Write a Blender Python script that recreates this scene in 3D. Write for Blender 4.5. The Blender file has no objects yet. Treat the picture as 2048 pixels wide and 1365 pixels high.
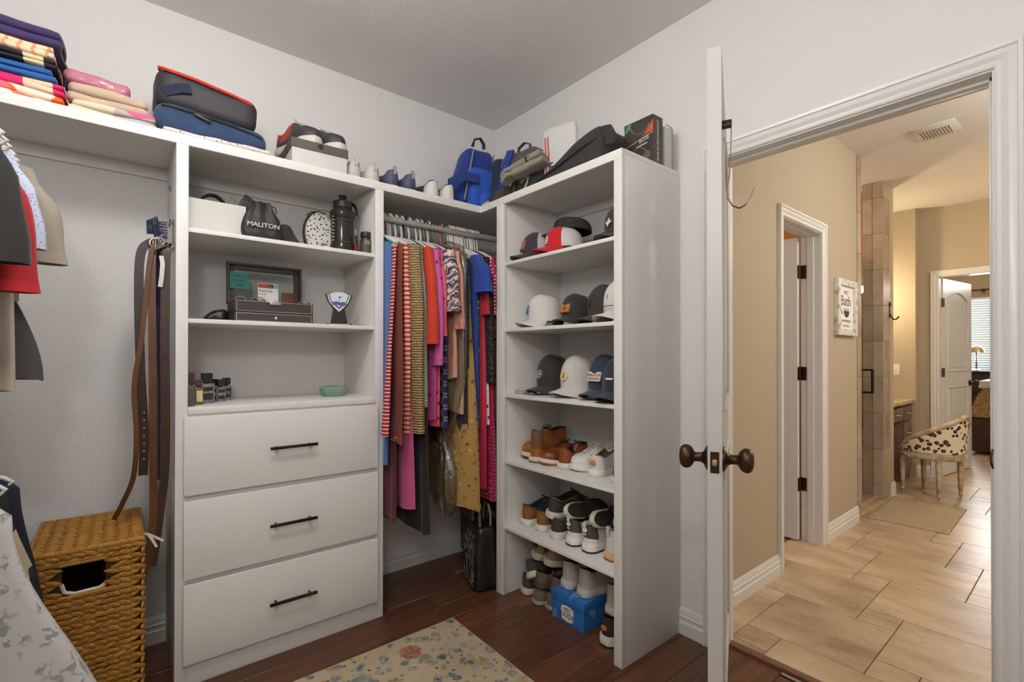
import bpy, bmesh, math, random
from mathutils import Vector, Matrix, Euler
R = math.radians
C = bpy.context.scene.collection
sc = bpy.context.scene
# ---------------------------------------------------------------- camera, world, lights, exposure
cd = bpy.data.cameras.new('camera'); cam = bpy.data.objects.new('camera', cd); C.objects.link(cam)
cd.sensor_width = 36; cd.lens = 961.576 / 2048 * 36; cd.shift_y = 25.6 / 2048; cd.clip_start = .02; cd.clip_end = 60
FW = Vector((0.6318372, 0.7750833, 0.0052641)); RT = Vector((0.7750910, -0.6318490, 0.0008181)); UP = Vector((-0.0039602, -0.0035632, 0.9999858))
cam.matrix_world = Matrix(((RT.x, UP.x, -FW.x, -1.944757), (RT.y, UP.y, -FW.y, -2.569110), (RT.z, UP.z, -FW.z, 1.228952), (0, 0, 0, 1)))
sc.camera = cam
w = bpy.data.worlds.new('daylight'); sc.world = w; w.use_nodes = True
w.node_tree.nodes['Background'].inputs[0].default_value = (.80, .90, 1, 1)
w.node_tree.nodes['Background'].inputs[1].default_value = 1.6
vs = sc.view_settings; vs.view_transform = 'Standard'; vs.look = 'None'; vs.gamma = 1; vs.use_curve_mapping = False
vs.exposure = 1.03
sc.cycles.max_bounces = 10; sc.cycles.diffuse_bounces = 5; sc.cycles.use_adaptive_sampling = True; sc.cycles.adaptive_threshold = .025; sc.cycles.caustics_reflective = False; sc.cycles.caustics_refractive = False
def light(name, kind, loc, power, col=(1, 1, 1), size=.1, rot=(0, 0, 0), sy=None):
    d = bpy.data.lights.new(name, kind); d.energy = power; d.color = col
    if kind == 'POINT': d.shadow_soft_size = size
    if kind == 'AREA':
        d.size = size
        if sy: d.shape = 'RECTANGLE'; d.size_y = sy
    o = bpy.data.objects.new(name, d); C.objects.link(o); o.location = loc; o.rotation_euler = rot
    return o
light('closet_lamp_light', 'POINT', (-1.78, -1.42, 2.54), 15, (1, .985, .965), .13)
light('floor_lamp_light', 'POINT', (-2.30, -2.80, 2.06), 16, (1, .985, .97), .12)  # added fill for ceiling and shelves, from behind the camera
light('bath_lamp_light', 'POINT', (1.6, -3.0, 2.50), 28, (1, .95, .88), .15)
light('bath_lamp_light_two', 'POINT', (3.6, -2.9, 2.50), 9, (1, .76, .46), .15)
light('vanity_lamp_light', 'POINT', (3.98, -.93, 1.86), 12, (1, .80, .50), .06)
light('shower_light', 'POINT', (2.9, -.5, 2.45), 9, (1, .86, .62), .1)
light('toilet_room_light', 'POINT', (1.2, -.2, 2.45), 8, (1, .85, .62), .1)
light('window_daylight', 'AREA', (8.40, -1.3, 1.75), 30, (.93, .97, 1), 1.2, (0, R(90), 0), 1.0)
light('bedroom_lamp_light', 'POINT', (6.6, -2.4, 2.3), 16, (1, .93, .84), .15)

# ---------------------------------------------------------------- helpers
def lin(c):
    if isinstance(c, str):
        c = c.lstrip('#'); c = [int(c[i:i + 2], 16) / 255 for i in (0, 2, 4)]
    return tuple(x / 12.92 if x <= .04045 else ((x + .055) / 1.055) ** 2.4 for x in c) + (1,)
_M = {}
class Nodes:
    def __init__(s, name):
        s.m = bpy.data.materials.new(name); s.m.use_nodes = True; s.t = s.m.node_tree; s.b = s.t.nodes['Principled BSDF']
    def n(s, typ, **k):
        d = s.t.nodes.new('ShaderNode' + typ)
        for a, v in k.items():
            if a.startswith('i_'): d.inputs[a[2:].replace('_', ' ')].default_value = v
            else: setattr(d, a, v)
        return d
    def l(s, a, b): s.t.links.new(a, b)
    def co(s, kind='Object', scale=(1, 1, 1), rot=(0, 0, 0)):
        tc = s.n('TexCoord'); mp = s.n('Mapping'); mp.inputs['Scale'].default_value = scale; mp.inputs['Rotation'].default_value = rot
        s.l(tc.outputs[kind], mp.inputs['Vector']); return mp.outputs[0]
    def ramp(s, fac, stops, interp='LINEAR'):
        r = s.n('ValToRGB'); r.color_ramp.interpolation = interp; e = r.color_ramp.elements
        while len(e) < len(stops): e.new(.5)
        for i, (p, c) in enumerate(stops): e[i].position = p; e[i].color = lin(c)
        s.l(fac, r.inputs[0]); return r.outputs[0]
    def math(s, op, a, b=None):
        d = s.n('Math', operation=op)
        for i, v in ((0, a), (1, b)):
            if v is None: continue
            if isinstance(v, (int, float)): d.inputs[i].default_value = v
            else: s.l(v, d.inputs[i])
        return d.outputs[0]
    def mix(s, fac, a, b):
        d = s.n('Mix', data_type='RGBA')
        if isinstance(fac, (int, float)): d.inputs[0].default_value = fac
        else: s.l(fac, d.inputs[0])
        for i, v in ((6, a), (7, b)):
            if isinstance(v, (str, tuple)): d.inputs[i].default_value = lin(v)
            else: s.l(v, d.inputs[i])
        return d.outputs[2]
    def bump(s, h, strength=.3, dist=.002):
        d = s.n('Bump'); d.inputs['Strength'].default_value = strength; d.inputs['Distance'].default_value = dist
        s.l(h, d.inputs['Height']); s.l(d.outputs[0], s.b.inputs['Normal'])
    def noise(s, v, scale, detail=3, rough=.5):
        d = s.n('TexNoise'); d.inputs['Scale'].default_value = scale; d.inputs['Detail'].default_value = detail; d.inputs['Roughness'].default_value = rough
        s.l(v, d.inputs['Vector']); return d.outputs[0]
    def voro(s, v, scale, feature='F1'):
        d = s.n('TexVoronoi', feature=feature); d.inputs['Scale'].default_value = scale; s.l(v, d.inputs['Vector']); return d
    def set(s, col=None, r=None, m=None, **k):
        if col is not None:
            if isinstance(col, (str, tuple)): s.b.inputs['Base Color'].default_value = lin(col)
            else: s.l(col, s.b.inputs['Base Color'])
        if r is not None: s.b.inputs['Roughness'].default_value = r
        if m is not None: s.b.inputs['Metallic'].default_value = m
        for a, v in k.items(): s.b.inputs[a.replace('_', ' ')].default_value = v
        return s.m
def P(col, r=.6, m=0, bump=None, var=None, **k):
    """plain procedural material: colour, optional noise variation (colour2, scale) and noise bump (scale, strength, distance)"""
    key = repr((col, r, m, bump, var, sorted(k.items())))
    if key in _M: return _M[key]
    s = Nodes('mat_%03d' % len(_M)); v = s.co()
    if var: c = s.mix(s.ramp(s.noise(v, var[1], 4), [(.35, '#000000'), (.65, '#ffffff')]), col, var[0])
    else: c = col
    s.set(c, r, m, **k)
    if bump: s.bump(s.noise(v, bump[0], 4), bump[1], bump[2])
    _M[key] = s.m; return s.m
def fabric(col, r=.9, sc_=900, st=.25, var=None):
    key = repr(('fab', col, r, sc_, st, var))
    if key in _M: return _M[key]
    s = Nodes('fabric_%03d' % len(_M)); v = s.co()
    c = s.mix(s.ramp(s.noise(v, 14, 4), [(.3, '#000000'), (.7, '#ffffff')]), col, var or col)
    s.set(c, r); s.b.inputs['Sheen Weight'].default_value = .15
    n1 = s.noise(v, sc_, 2); n2 = s.noise(v, 30, 3)
    s.bump(s.math('ADD', s.math('MULTIPLY', n1, .3), n2), st, .004)
    _M[key] = s.m; return s.m
def pattern(kind, cols, scale=1, r=.85, axis=2, rot=(0, 0, 0)):
    key = repr(('pat', kind, cols, scale, r, axis, rot))
    if key in _M: return _M[key]
    s = Nodes('%s_%03d' % (kind, len(_M))); v = s.co(rot=rot)
    sx = s.n('SeparateXYZ'); s.l(v, sx.inputs[0]); ax = sx.outputs[axis]
    if kind == 'stripe':      # cols[0] wide, cols[1] narrow ; scale = stripes per metre, third value = share of colour 1
        f = s.math('FRACT', s.math('ADD', s.math('MULTIPLY', ax, scale), s.math('MULTIPLY', s.noise(v, 6, 1), .25)))
        c = s.ramp(f, [(0, cols[0])] + [((i + 1) / len(cols), q) for i, q in enumerate(cols[1:])], 'CONSTANT')
    elif kind == 'stripe_thin':
        f = s.math('FRACT', s.math('ADD', s.math('MULTIPLY', ax, scale), s.math('MULTIPLY', s.noise(v, 6, 1), .25)))
        c = s.ramp(f, [(0, cols[0]), (.74, cols[1])], 'CONSTANT')
    elif kind == 'dot':
        d = s.voro(v, scale); d.inputs['Randomness'].default_value = .12
        c = s.ramp(d.outputs['Distance'], [(0, cols[1]), (.27, cols[0])], 'CONSTANT')
    elif kind == 'spot':
        d = s.voro(v, scale)
        c = s.ramp(d.outputs['Distance'], [(0, cols[1]), (.2, cols[0])], 'CONSTANT')
    elif kind == 'floral':
        d = s.voro(v, scale); d2 = s.voro(v, scale * 2.6)
        h = s.n('SeparateColor'); s.l(d.outputs['Color'], h.inputs[0])
        c0 = s.ramp(h.outputs[0], [(i / max(1, len(cols) - 1), q) for i, q in enumerate(cols[1:])], 'CONSTANT')
        wv = s.math('ADD', d.outputs['Distance'], s.math('MULTIPLY', s.noise(v, scale * 3, 2), .35))
        c = s.mix(s.ramp(wv, [(0, '#ffffff'), (.46, '#000000')], 'CONSTANT'), cols[0], c0)
        c = s.mix(s.ramp(d2.outputs['Distance'], [(0, '#ffffff'), (.2, '#000000')], 'CONSTANT'), c, cols[-1])
    elif kind == 'paisley':
        wv = s.n('TexWave', wave_type='RINGS'); wv.inputs['Scale'].default_value = scale * .5; wv.inputs['Distortion'].default_value = 9; wv.inputs['Detail'].default_value = 2; wv.inputs['Detail Scale'].default_value = 2.2
        s.l(v, wv.inputs['Vector'])
        c = s.ramp(wv.outputs[1], [(i / len(cols), q) for i, q in enumerate(cols)], 'CONSTANT')
    elif kind == 'leopard':
        d = s.voro(v, scale); nz = s.math('MULTIPLY', s.noise(v, scale * 1.6, 2), .5)
        e = s.math('ADD', d.outputs['Distance'], nz)
        c = s.ramp(e, [(0, cols[2]), (.47, cols[1]), (.66, cols[0])], 'CONSTANT')
    elif kind == 'diamond':
        a = s.math('ABSOLUTE', s.math('SUBTRACT', s.math('FRACT', s.math('MULTIPLY', sx.outputs[1], scale)), .5))
        b = s.math('ABSOLUTE', s.math('SUBTRACT', s.math('FRACT', s.math('MULTIPLY', sx.outputs[2], scale * .7)), .5))
        c = s.ramp(s.math('ADD', a, b), [(0, cols[0]), (.38, cols[1]), (.5, cols[2]), (.62, cols[0])], 'CONSTANT')
    elif kind == 'leaf':
        wv = s.n('TexWave', wave_type='BANDS'); wv.inputs['Scale'].default_value = scale; wv.inputs['Distortion'].default_value = 9; wv.inputs['Detail'].default_value = 3; wv.inputs['Detail Scale'].default_value = 1.1
        s.l(v, wv.inputs['Vector'])
        c = s.mix(s.ramp(s.noise(v, scale * .8, 2), [(.42, '#000000'), (.55, '#ffffff')]), s.ramp(wv.outputs[1], [(0, cols[0]), (.72, cols[1])], 'CONSTANT'), cols[0])
    elif kind == 'blotch':
        c = s.ramp(s.noise(v, scale, 1.5), [(0, cols[0])] + [(.40 + .18 * i / max(1, len(cols) - 2), q) for i, q in enumerate(cols[1:])], 'CONSTANT')
    elif kind == 'knit':
        wv = s.n('TexWave', wave_type='BANDS', bands_direction='Z'); wv.inputs['Scale'].default_value = scale; wv.inputs['Distortion'].default_value = 3; wv.inputs['Detail'].default_value = 2; wv.inputs['Detail Scale'].default_value = 3
        s.l(v, wv.inputs['Vector']); c = s.ramp(wv.outputs[1], [(.0, cols[1]), (.6, cols[0])])
        s.bump(wv.outputs[1], .9, .006)
    s.set(c, r)
    if kind != 'knit': s.bump(s.noise(v, 30, 3), .25, .004)
    _M[key] = s.m; return s.m

class G:
    """collects geometry of one mesh"""
    def __init__(s): s.v = []; s.f = []; s.mi = []; s.k = 0
    def add(s, vs, fs, M=None, k=None):
        o = len(s.v); k = s.k if k is None else k
        for p in vs:
            p = Vector(p); s.v.append(M @ p if M is not None else p)
        for f in fs: s.f.append(tuple(i + o for i in f)); s.mi.append(k)
        return s
    def box(s, a, b, bev=0, M=None, seg=2, k=None):
        x0, x1 = sorted((a[0], b[0])); y0, y1 = sorted((a[1], b[1])); z0, z1 = sorted((a[2], b[2]))
        if not bev:
            return s.add([(x0, y0, z0), (x1, y0, z0), (x1, y1, z0), (x0, y1, z0), (x0, y0, z1), (x1, y0, z1), (x1, y1, z1), (x0, y1, z1)],
                         [(0, 3, 2, 1), (4, 5, 6, 7), (0, 1, 5, 4), (1, 2, 6, 5), (2, 3, 7, 6), (3, 0, 4, 7)], M, k)
        bm = bmesh.new(); bmesh.ops.create_cube(bm, size=1)
        for q in bm.verts: q.co = Vector(((x0 + x1) / 2 + q.co.x * (x1 - x0), (y0 + y1) / 2 + q.co.y * (y1 - y0), (z0 + z1) / 2 + q.co.z * (z1 - z0)))
        bmesh.ops.bevel(bm, geom=bm.edges[:], offset=bev, segments=seg, affect='EDGES', profile=.6)
        return s.bm(bm, M, k)
    def bm(s, bm, M=None, k=None):
        bm.verts.ensure_lookup_table(); bm.verts.index_update()
        s.add([q.co.copy() for q in bm.verts], [[q.index for q in f.verts] for f in bm.faces], M, k); bm.free(); return s
    def loft(s, rings, cap=True, closed=True, M=None, k=None):
        n = len(rings[0]); vs = [p for r in rings for p in r]; fs = []
        for i in range(len(rings) - 1):
            for j in range(n if closed else n - 1):
                a = i * n + j; b = i * n + (j + 1) % n; fs.append((a, b, b + n, a + n))
        if cap and closed: fs.append(tuple(range(n))[::-1]); fs.append(tuple((len(rings) - 1) * n + j for j in range(n)))
        return s.add(vs, fs, M, k)
    def tube(s, path, r, seg=8, M=None, cap=True, flat=None, k=None):
        """round tube along path, r a number or one per point; flat=(w,t,up) makes a strap"""
        path = [Vector(p) for p in path]; rings = []; prev = None
        for i, p in enumerate(path):
            t = (path[min(i + 1, len(path) - 1)] - path[max(i - 1, 0)])
            if t.length < 1e-9: t = Vector((0, 0, 1))
            t.normalize()
            if flat:
                u = Vector(flat[2]); u = (u - t * u.dot(t))
                if u.length < 1e-4: u = prev or Vector((1, 0, 0))
                u.normalize(); q = t.cross(u)
            else:
                if prev is None: u = t.orthogonal().normalized()
                else:
                    u = prev - t * prev.dot(t); u = u.normalized() if u.length > 1e-6 else t.orthogonal().normalized()
                q = t.cross(u)
            prev = u
            if flat:
                a, b = q * flat[0] / 2, u * flat[1] / 2
                rings.append([p - a - b, p + a - b, p + a + b, p - a + b])
            else:
                rr = r[i] if isinstance(r, (list, tuple)) else r
                rings.append([p + (u * math.cos(2 * math.pi * j / seg) + q * math.sin(2 * math.pi * j / seg)) * rr for j in range(seg)])
        return s.loft(rings, cap, True, M, k)
    def lathe(s, prof, seg=24, M=None, k=None, sx=1, sy=1):
        rings = [[(r_ * sx * math.cos(2 * math.pi * j / seg), r_ * sy * math.sin(2 * math.pi * j / seg), z) for j in range(seg)] for r_, z in prof]
        return s.loft(rings, True, True, M, k)
    def prism(s, poly, z0, z1, M=None, k=None):
        return s.loft([[(x, y, z0) for x, y in poly], [(x, y, z1) for x, y in poly]], True, True, M, k)
    def text(s, body, size, M, ext=.0003, k=None, align='CENTER', sx=1):
        cu = bpy.data.curves.new('t', 'FONT'); cu.body = body; cu.size = size; cu.align_x = align; cu.align_y = 'CENTER'; cu.resolution_u = 2; cu.extrude = ext
        o = bpy.data.objects.new('t', cu); me = bpy.data.meshes.new_from_object(o)
        MM = M @ Matrix.Diagonal((sx, 1, 1, 1))
        s.add([v.co.copy() for v in me.vertices], [tuple(p.vertices) for p in me.polygons], MM, k)
        bpy.data.objects.remove(o); bpy.data.curves.remove(cu); bpy.data.meshes.remove(me); return s
    def mesh(s, name, mats, angle=38):
        me = bpy.data.meshes.new(name); me.from_pydata([tuple(p) for p in s.v], [], s.f)
        for m_ in (mats if isinstance(mats, (list, tuple)) else [mats]): me.materials.append(m_)
        me.polygons.foreach_set('material_index', s.mi)
        me.polygons.foreach_set('use_smooth', [True] * len(s.f))
        me.update(); me.set_sharp_from_angle(angle=R(angle)); return me
def T(x=0, y=0, z=0, rx=0, ry=0, rz=0, s=1):
    return Matrix.Translation((x, y, z)) @ Euler((R(rx), R(ry), R(rz))).to_matrix().to_4x4() @ Matrix.Scale(s, 4)
def obj(name, g, mats, parent=None, loc=(0, 0, 0), rot=(0, 0, 0), angle=38, kind=None):
    me = g.mesh(name, mats, angle) if isinstance(g, G) else g
    o = bpy.data.objects.new(name, me); C.objects.link(o); o.parent = parent; o.location = loc; o.rotation_euler = rot
    if kind: o['kind'] = kind
    return o
def tag(o, label, cat, group=None):
    o['label'] = label; o['category'] = cat
    if group: o['group'] = group
    return o
def thing(name, label, cat, loc=(0, 0, 0), rot=(0, 0, 0), group=None):
    o = bpy.data.objects.new(name, None); C.objects.link(o); o.location = loc; o.rotation_euler = [R(a) for a in rot]; o.empty_display_size = .05
    return tag(o, label, cat, group)
def struct(name, g, mats, **k): return obj(name, g, mats, kind='structure', **k)
rnd = random.Random(7)

# ---------------------------------------------------------------- materials of the room
def wall_paint(name, col, sc_=130, st=.35, dist=.0035, r=.75):
    s = Nodes(name); v = s.co(); s.set(col, r)
    a = s.noise(v, sc_, 3, .6); b = s.noise(v, sc_ * .35, 2); s.bump(s.math('ADD', a, b), st, dist); return s.m
m_wall = wall_paint('white_orange_peel_paint', '#dfdddb', st=.5)
m_ceil = wall_paint('white_ceiling_paint', '#e4e2df', st=.3)
m_tan = wall_paint('tan_orange_peel_paint', '#b4a68f', st=.3)
m_white = P('#e2dfda', .38, bump=(6, .04, .002))
m_trim = P('#dddbd8', .3)
m_door = P('#bdbab5', .4)
m_trim_in = P('#dedbd6', .45)
m_bronze = P('#3a2a20', .35, .8, var=('#5a3f2c', 9))
m_black_metal = P('#1d1a19', .4, .6)
m_chrome = P('#c8c8c6', .2, 1)
def wood_mat(name, a, b, c, axis, r=.33, sc_=(1.3, 22, 22)):
    s = Nodes(name); v = s.co(scale=sc_ if axis == 0 else (sc_[1], sc_[0], sc_[2]))
    oi = s.n('ObjectInfo'); vv = s.n('VectorMath', operation='ADD'); cb = s.n('CombineXYZ'); s.l(s.math('MULTIPLY', oi.outputs['Random'], 40), cb.inputs[2]); s.l(v, vv.inputs[0]); s.l(cb.outputs[0], vv.inputs[1])
    n = s.noise(vv.outputs[0], 2.2, 6, .62)
    col = s.ramp(n, [(.25, a), (.5, b), (.75, c)])
    hv = s.n('HueSaturation'); s.l(col, hv.inputs['Color']); s.l(s.math('ADD', s.math('MULTIPLY', oi.outputs['Random'], .45), .78), hv.inputs['Value'])
    s.set(hv.outputs[0], r); s.bump(n, .12, .002); return s.m
m_plank = wood_mat('dark_walnut_plank', '#44291b', '#623d2a', '#7c5038', 0)
m_gap = P('#170d08', .8)
def stone_tile(name, a, b, c, sc_, r=.34):
    s = Nodes(name); oi = s.n('ObjectInfo'); v = s.co(scale=(2.4, 1, 1)); vv = s.n('VectorMath', operation='ADD'); cb = s.n('CombineXYZ')
    s.l(s.math('MULTIPLY', oi.outputs['Random'], 30), cb.inputs[0]); s.l(s.math('MULTIPLY', oi.outputs['Random'], 17), cb.inputs[1]); s.l(v, vv.inputs[0]); s.l(cb.outputs[0], vv.inputs[1])
    n = s.noise(vv.outputs[0], sc_, 7, .62); col = s.ramp(n, [(.3, a), (.5, b), (.68, c)])
    n2 = s.noise(vv.outputs[0], sc_ * 9, 5, .7); col = s.mix(s.ramp(n2, [(.32, '#ffffff'), (.42, '#000000')]), col, a)
    hv = s.n('HueSaturation'); s.l(col, hv.inputs['Color']); s.l(s.math('ADD', s.math('MULTIPLY', oi.outputs['Random'], .22), .88), hv.inputs['Value'])
    s.set(hv.outputs[0], r); s.bump(n2, .1, .001); return s.m
m_tile = stone_tile('beige_stone_tile', '#957f62', '#b89f80', '#cdb797', 2.2)
m_tile_w = stone_tile('taupe_wall_tile', '#8f7f6b', '#a59480', '#b3a48f', 3, .4)
m_tile_s = stone_tile('gold_brown_shower_tile', '#86592c', '#a8773f', '#c29a62', 4, .3)
m_grout = P('#7d6448', .9)
def thin_glass(name, tint, base):
    s = Nodes(name); tr = s.n('BsdfTransparent'); tr.inputs[0].default_value = lin(tint); gl = s.n('BsdfGlossy'); gl.inputs['Roughness'].default_value = .02; mx = s.n('MixShader'); fr = s.n('LayerWeight')
    s.l(s.math('ADD', s.math('MULTIPLY', s.math('POWER', fr.outputs[1], 5), .8), base), mx.inputs[0]); s.l(tr.outputs[0], mx.inputs[1]); s.l(gl.outputs[0], mx.inputs[2]); s.l(mx.outputs[0], s.t.nodes['Material Output'].inputs['Surface']); return s.m
m_glass = thin_glass('clear_glass', '#f2f6f4', .02)

# ---------------------------------------------------------------- closet shell
H = 2.7432; XL = -2.68; YF = -3.55
YJL, YJR, ZH = -1.557, -2.372, 2.052            # door opening
def run_profile(g, prof, mapf, pts, k=None):
    """sweep an open profile [(a,b)] along a list of path stations; mapf(station, a, b) -> point"""
    rings = [[mapf(q, a, b) for a, b in prof] for q in pts]
    g.loft(rings, False, False, k=k); return g
BASE = [(0, .114), (.0045, .114), (.0075, .106), (.0105, .096), (.0105, .084), (.0145, .080), (.0145, .074), (.0115, .070), (.0115, .058), (.016, .052), (.016, 0)]
CASE = [(.0, 0), (.0, .010), (.006, .013), (.014, .013), (.018, .010), (.022, .0135), (.030, .017), (.040, .0165), (.046, .014), (.049, .020), (.058, .022), (.060, .018), (.060, 0)]
def baseboard(name, p, q, n):
    """baseboard from p to q (x,y) standing off the wall along n"""
    g = G(); run_profile(g, BASE, lambda s_, d, z: (s_[0] + n[0] * d, s_[1] + n[1] * d, z), [p, q])
    for e in (p, q): g.add([(e[0] + n[0] * d, e[1] + n[1] * d, z) for d, z in BASE] + [(e[0], e[1], 0)], [tuple(range(len(BASE) + 1))])
    return struct(name, g, m_trim, angle=25)
def casing(name, f, s0, s1, zh):
    """door casing: f(s, z, d) -> point, opening s0..s1, head zh"""
    g = G(); sg = 1 if s1 > s0 else -1
    rings = []
    for path in (0, 1, 2, 3):
        rings.append([f((s0 - sg * w if path < 2 else s1 + sg * w), (0 if path in (0, 3) else zh + w), d) for w, d in CASE])
    g.loft(rings, False, False); return struct(name, g, m_trim, angle=25)

g = G(); g.box((XL - .1, YF - .1, -.05), (.06, .1, -.012)); floor = struct('floor', g, m_gap)
y = 0.0; row = 0; PW = .127
while y > YF:
    x = XL - rnd.uniform(0, 1.0)
    while x < .058:
        L = rnd.uniform(.7, 1.5); x0, x1 = max(x, XL), min(x + L, .058)
        if x1 - x0 > .03:
            gp = G(); hx, hy = (x1 - x0) / 2 - .0006, min(PW, y - YF) / 2 - .0006
            gp.box((-hx, -hy, -.012), (hx, hy, 0), .0012, seg=1)
            obj('plank', gp, m_plank, floor, loc=((x0 + x1) / 2, y - min(PW, y - YF) / 2, 0))
        x += L
    y -= PW; row += 1
g = G(); g.box((XL - .1, YF - .1, H), (.0575, .1, H + .05)); struct('ceiling', g, m_ceil)
g = G(); g.box((XL - .1, 0, 0), (.115, .1, H)); struct('wall_back', g, m_wall)
g = G(); g.box((XL - .1, YF, 0), (XL, 0, H)); struct('wall_left', g, m_wall)
g = G(); g.box((XL - .1, YF - .1, 0), (.115, YF, H)); struct('wall_front', g, m_wall)
g = G()
for y0, y1, z0 in ((0, YJL + .02, 0), (YJR - .02, YF, 0), (YJL + .02, YJR - .02, ZH + .02)):
    g.box((0, y0, z0), (.0575, y1, H), k=0); g.box((.0575, y0, z0), (.115, y1, H), k=1)
struct('wall_right', g, [m_wall, m_tan])
baseboard('baseboard_back', (XL, 0), (-1.787, 0), (0, -1))
baseboard('baseboard_back_middle', (-.977, 0), (0, 0), (0, -1))
baseboard('baseboard_right', (0, -1.377), (0, YJL + .06), (-1, 0))
baseboard('baseboard_left', (XL, 0), (XL, YF), (1, 0))
# jamb with stops, casing both sides, strike plate
g = G()
g.box((-.002, YJL, 0), (.117, YJL + .02, ZH + .02)); g.box((-.002, YJR - .02, 0), (.117, YJR, ZH + .02)); g.box((-.002, YJL, ZH), (.117, YJR, ZH + .02))
g.box((.040, YJL - .011, 0), (.075, YJL, ZH), .002); g.box((.040, YJR, 0), (.075, YJR + .011, ZH), .002); g.box((.040, YJL, ZH - .011), (.075, YJR, ZH), .002)
jamb = struct('trim_1', g, m_trim)
g = G(); g.box((.004, YJR, .905), (.036, YJR + .0015, .965), .0006, seg=1)
g.tube([(.0, YJR + .001, .908), (-.004, YJR + .004, .92), (-.006, YJR + .005, .935), (-.004, YJR + .004, .95), (.0, YJR + .001, .962)], .003, 6)
obj('strike_plate', g, m_bronze, jamb)
casing('trim_2', lambda s_, z, d: (-d, s_, z), YJL + .005, YJR - .005, ZH + .005)
casing('trim_3', lambda s_, z, d: (.115 + d, s_, z), YJL + .005, YJR - .005, ZH + .005)
g = G(); g.add(*[[(0, 0, 0)], []]); g = G()
g.loft([[(.056, yy, 0), (.060, yy, .012), (.085, yy, .014), (.100, yy, .010), (.104, yy, 0)] for yy in (YJL, YJR)])
struct('trim_4', g, wood_mat('threshold_wood', '#4a2f24', '#6d4a3a', '#7d5a48', 1), angle=25)

# ---------------------------------------------------------------- built-in closet shelving
ZT, D1, D2 = 2.0536, .418, .4156
XA, XB, XC, XD = -1.787, -1.7485, -1.0176, -.9774
YS, YSB, YE = -.565, -.619, -1.377
t = thing('top_shelf', 'long white L-shaped top shelf running around the closet corner', 'shelf', (0, 0, ZT))
g = G(); g.box((XL, -D1 + .019, -.019), (0, 0, 0)); g.box((-D2 + .019, YE, -.019), (0, -D1 + .019, 0)); obj('board', g, m_white, t)
g = G(); g.box((XL, -D1, -.0375), (-D2 + .019, -D1 + .019, 0), .002); obj('edge_trim', g, m_white, t)
g = G(); g.box((-D2, YE, -.0375), (-D2 + .019, -D1 + .019, 0), .002); obj('edge_trim', g, m_white, t)
for x0, x1 in ((XL, XA), (XA + .02, XC + .01), (XD, -.02)): g = G(); g.box((x0, -.019, -.066), (x1, 0, -.019), .0015); obj('cleat', g, m_trim_in, t)
g = G(); g.box((-.019, YSB, -.066), (0, YE + .02, -.019), .0015); obj('cleat', g, m_trim_in, t)
SH = [1.714, 1.371, 1.034, .694, .355]
t = thing('drawer_cabinet', 'white built-in cabinet with open shelves above three drawers', 'cabinet', ((XA + XD) / 2, -D1 / 2, 0))
ox, oy = (XA + XD) / 2, -D1 / 2
def wbox(a, b, bev=.0015): return G().box((a[0] - ox, a[1] - oy, a[2]), (b[0] - ox, b[1] - oy, b[2]), bev)
obj('side_panel', wbox((XA, -D1 + .019, 0), (XA + .019, 0, ZT - .0195)), m_white, t)
obj('side_panel', wbox((XD - .019, -D1 + .019, 0), (XD, 0, ZT - .0195)), m_white, t)
obj('side_panel', wbox((XC + .004, -D1 + .019, 0), (XC + .0205, 0, ZT - .0195)), m_white, t)
obj('stile', wbox((XA, -D1, 0), (XB, -D1 + .019, ZT - .0375)), m_white, t)
obj('stile', wbox((XC, -D1, 0), (XD, -D1 + .019, ZT - .0375)), m_white, t)
for z in SH[:2]: obj('shelf', wbox((XA + .019, -.402, z - .017), (XC + .004, 0, z)), m_white, t)
obj('counter', wbox((XB, -.425, 1.010), (XC, 0, 1.038), .006), m_white, t)
obj('kick_rail', wbox((XB, -D1, 0), (XC, -D1 + .019, .10)), m_white, t)
obj('carcass', wbox((XB, -D1 + .004, .09), (XC, -.03, 1.012)), m_white, t)
for z0, z1, zh in ((.710, 1.003, .857), (.400, .690, .545), (.085, .380, .229)):
    d = obj('drawer', wbox((-1.762, -D1 - .019, z0), (-1.009, -D1, z1), .005), m_white, t)
    g = G(); y0 = -D1 - .019 - oy
    g.box((-1.476 - ox, y0 - .032, zh - .006), (-1.292 - ox, y0 - .022, zh + .006), .002)
    for xx in (-1.450, -1.318): g.tube([(xx - ox, y0, zh), (xx - ox, y0 - .024, zh)], .005, 8)
    obj('handle', g, m_bronze, d)
t = thing('shoe_shelf_unit', 'tall white open shelf unit with caps and shoes on five shelves', 'shelving', (-D2 / 2, (YS + YE) / 2, 0))
ox, oy = -D2 / 2, (YS + YE) / 2
obj('side_panel', wbox((-D2 + .019, YSB, 0), (0, YS, ZT - .0195)), m_white, t)
obj('stile', wbox((-D2, YSB - .004, 0), (-D2 + .019, YS, ZT - .0375)), m_white, t)
obj('side_panel', wbox((-D2 + .019, YE, 0), (0, YE + .02, ZT - .0195)), m_white, t)
obj('stile', wbox((-D2, YE, 0), (-D2 + .019, YE + .040, ZT - .0375)), m_white, t)
for z in SH: obj('shelf', wbox((-.408, YE + .02, z - .017), (0, YSB, z), .003), m_white, t)
g = G(); g.tube([(XD, -.29, 1.925), (0, -.29, 1.925)], .017, 16)
o = obj('hanging_rod', g, P('#b9b5ae', .35, .3)); tag(o, 'grey metal closet rod carrying the row of hangers', 'rod')
g = G(); g.tube([(-2.36, -.42, 1.93), (-2.36, -2.1, 1.93)], .017, 16)
o = obj('hanging_rod', g, P('#b9b5ae', .35, .3)); tag(o, 'grey closet rod carrying shirts at the left edge', 'rod')
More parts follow.
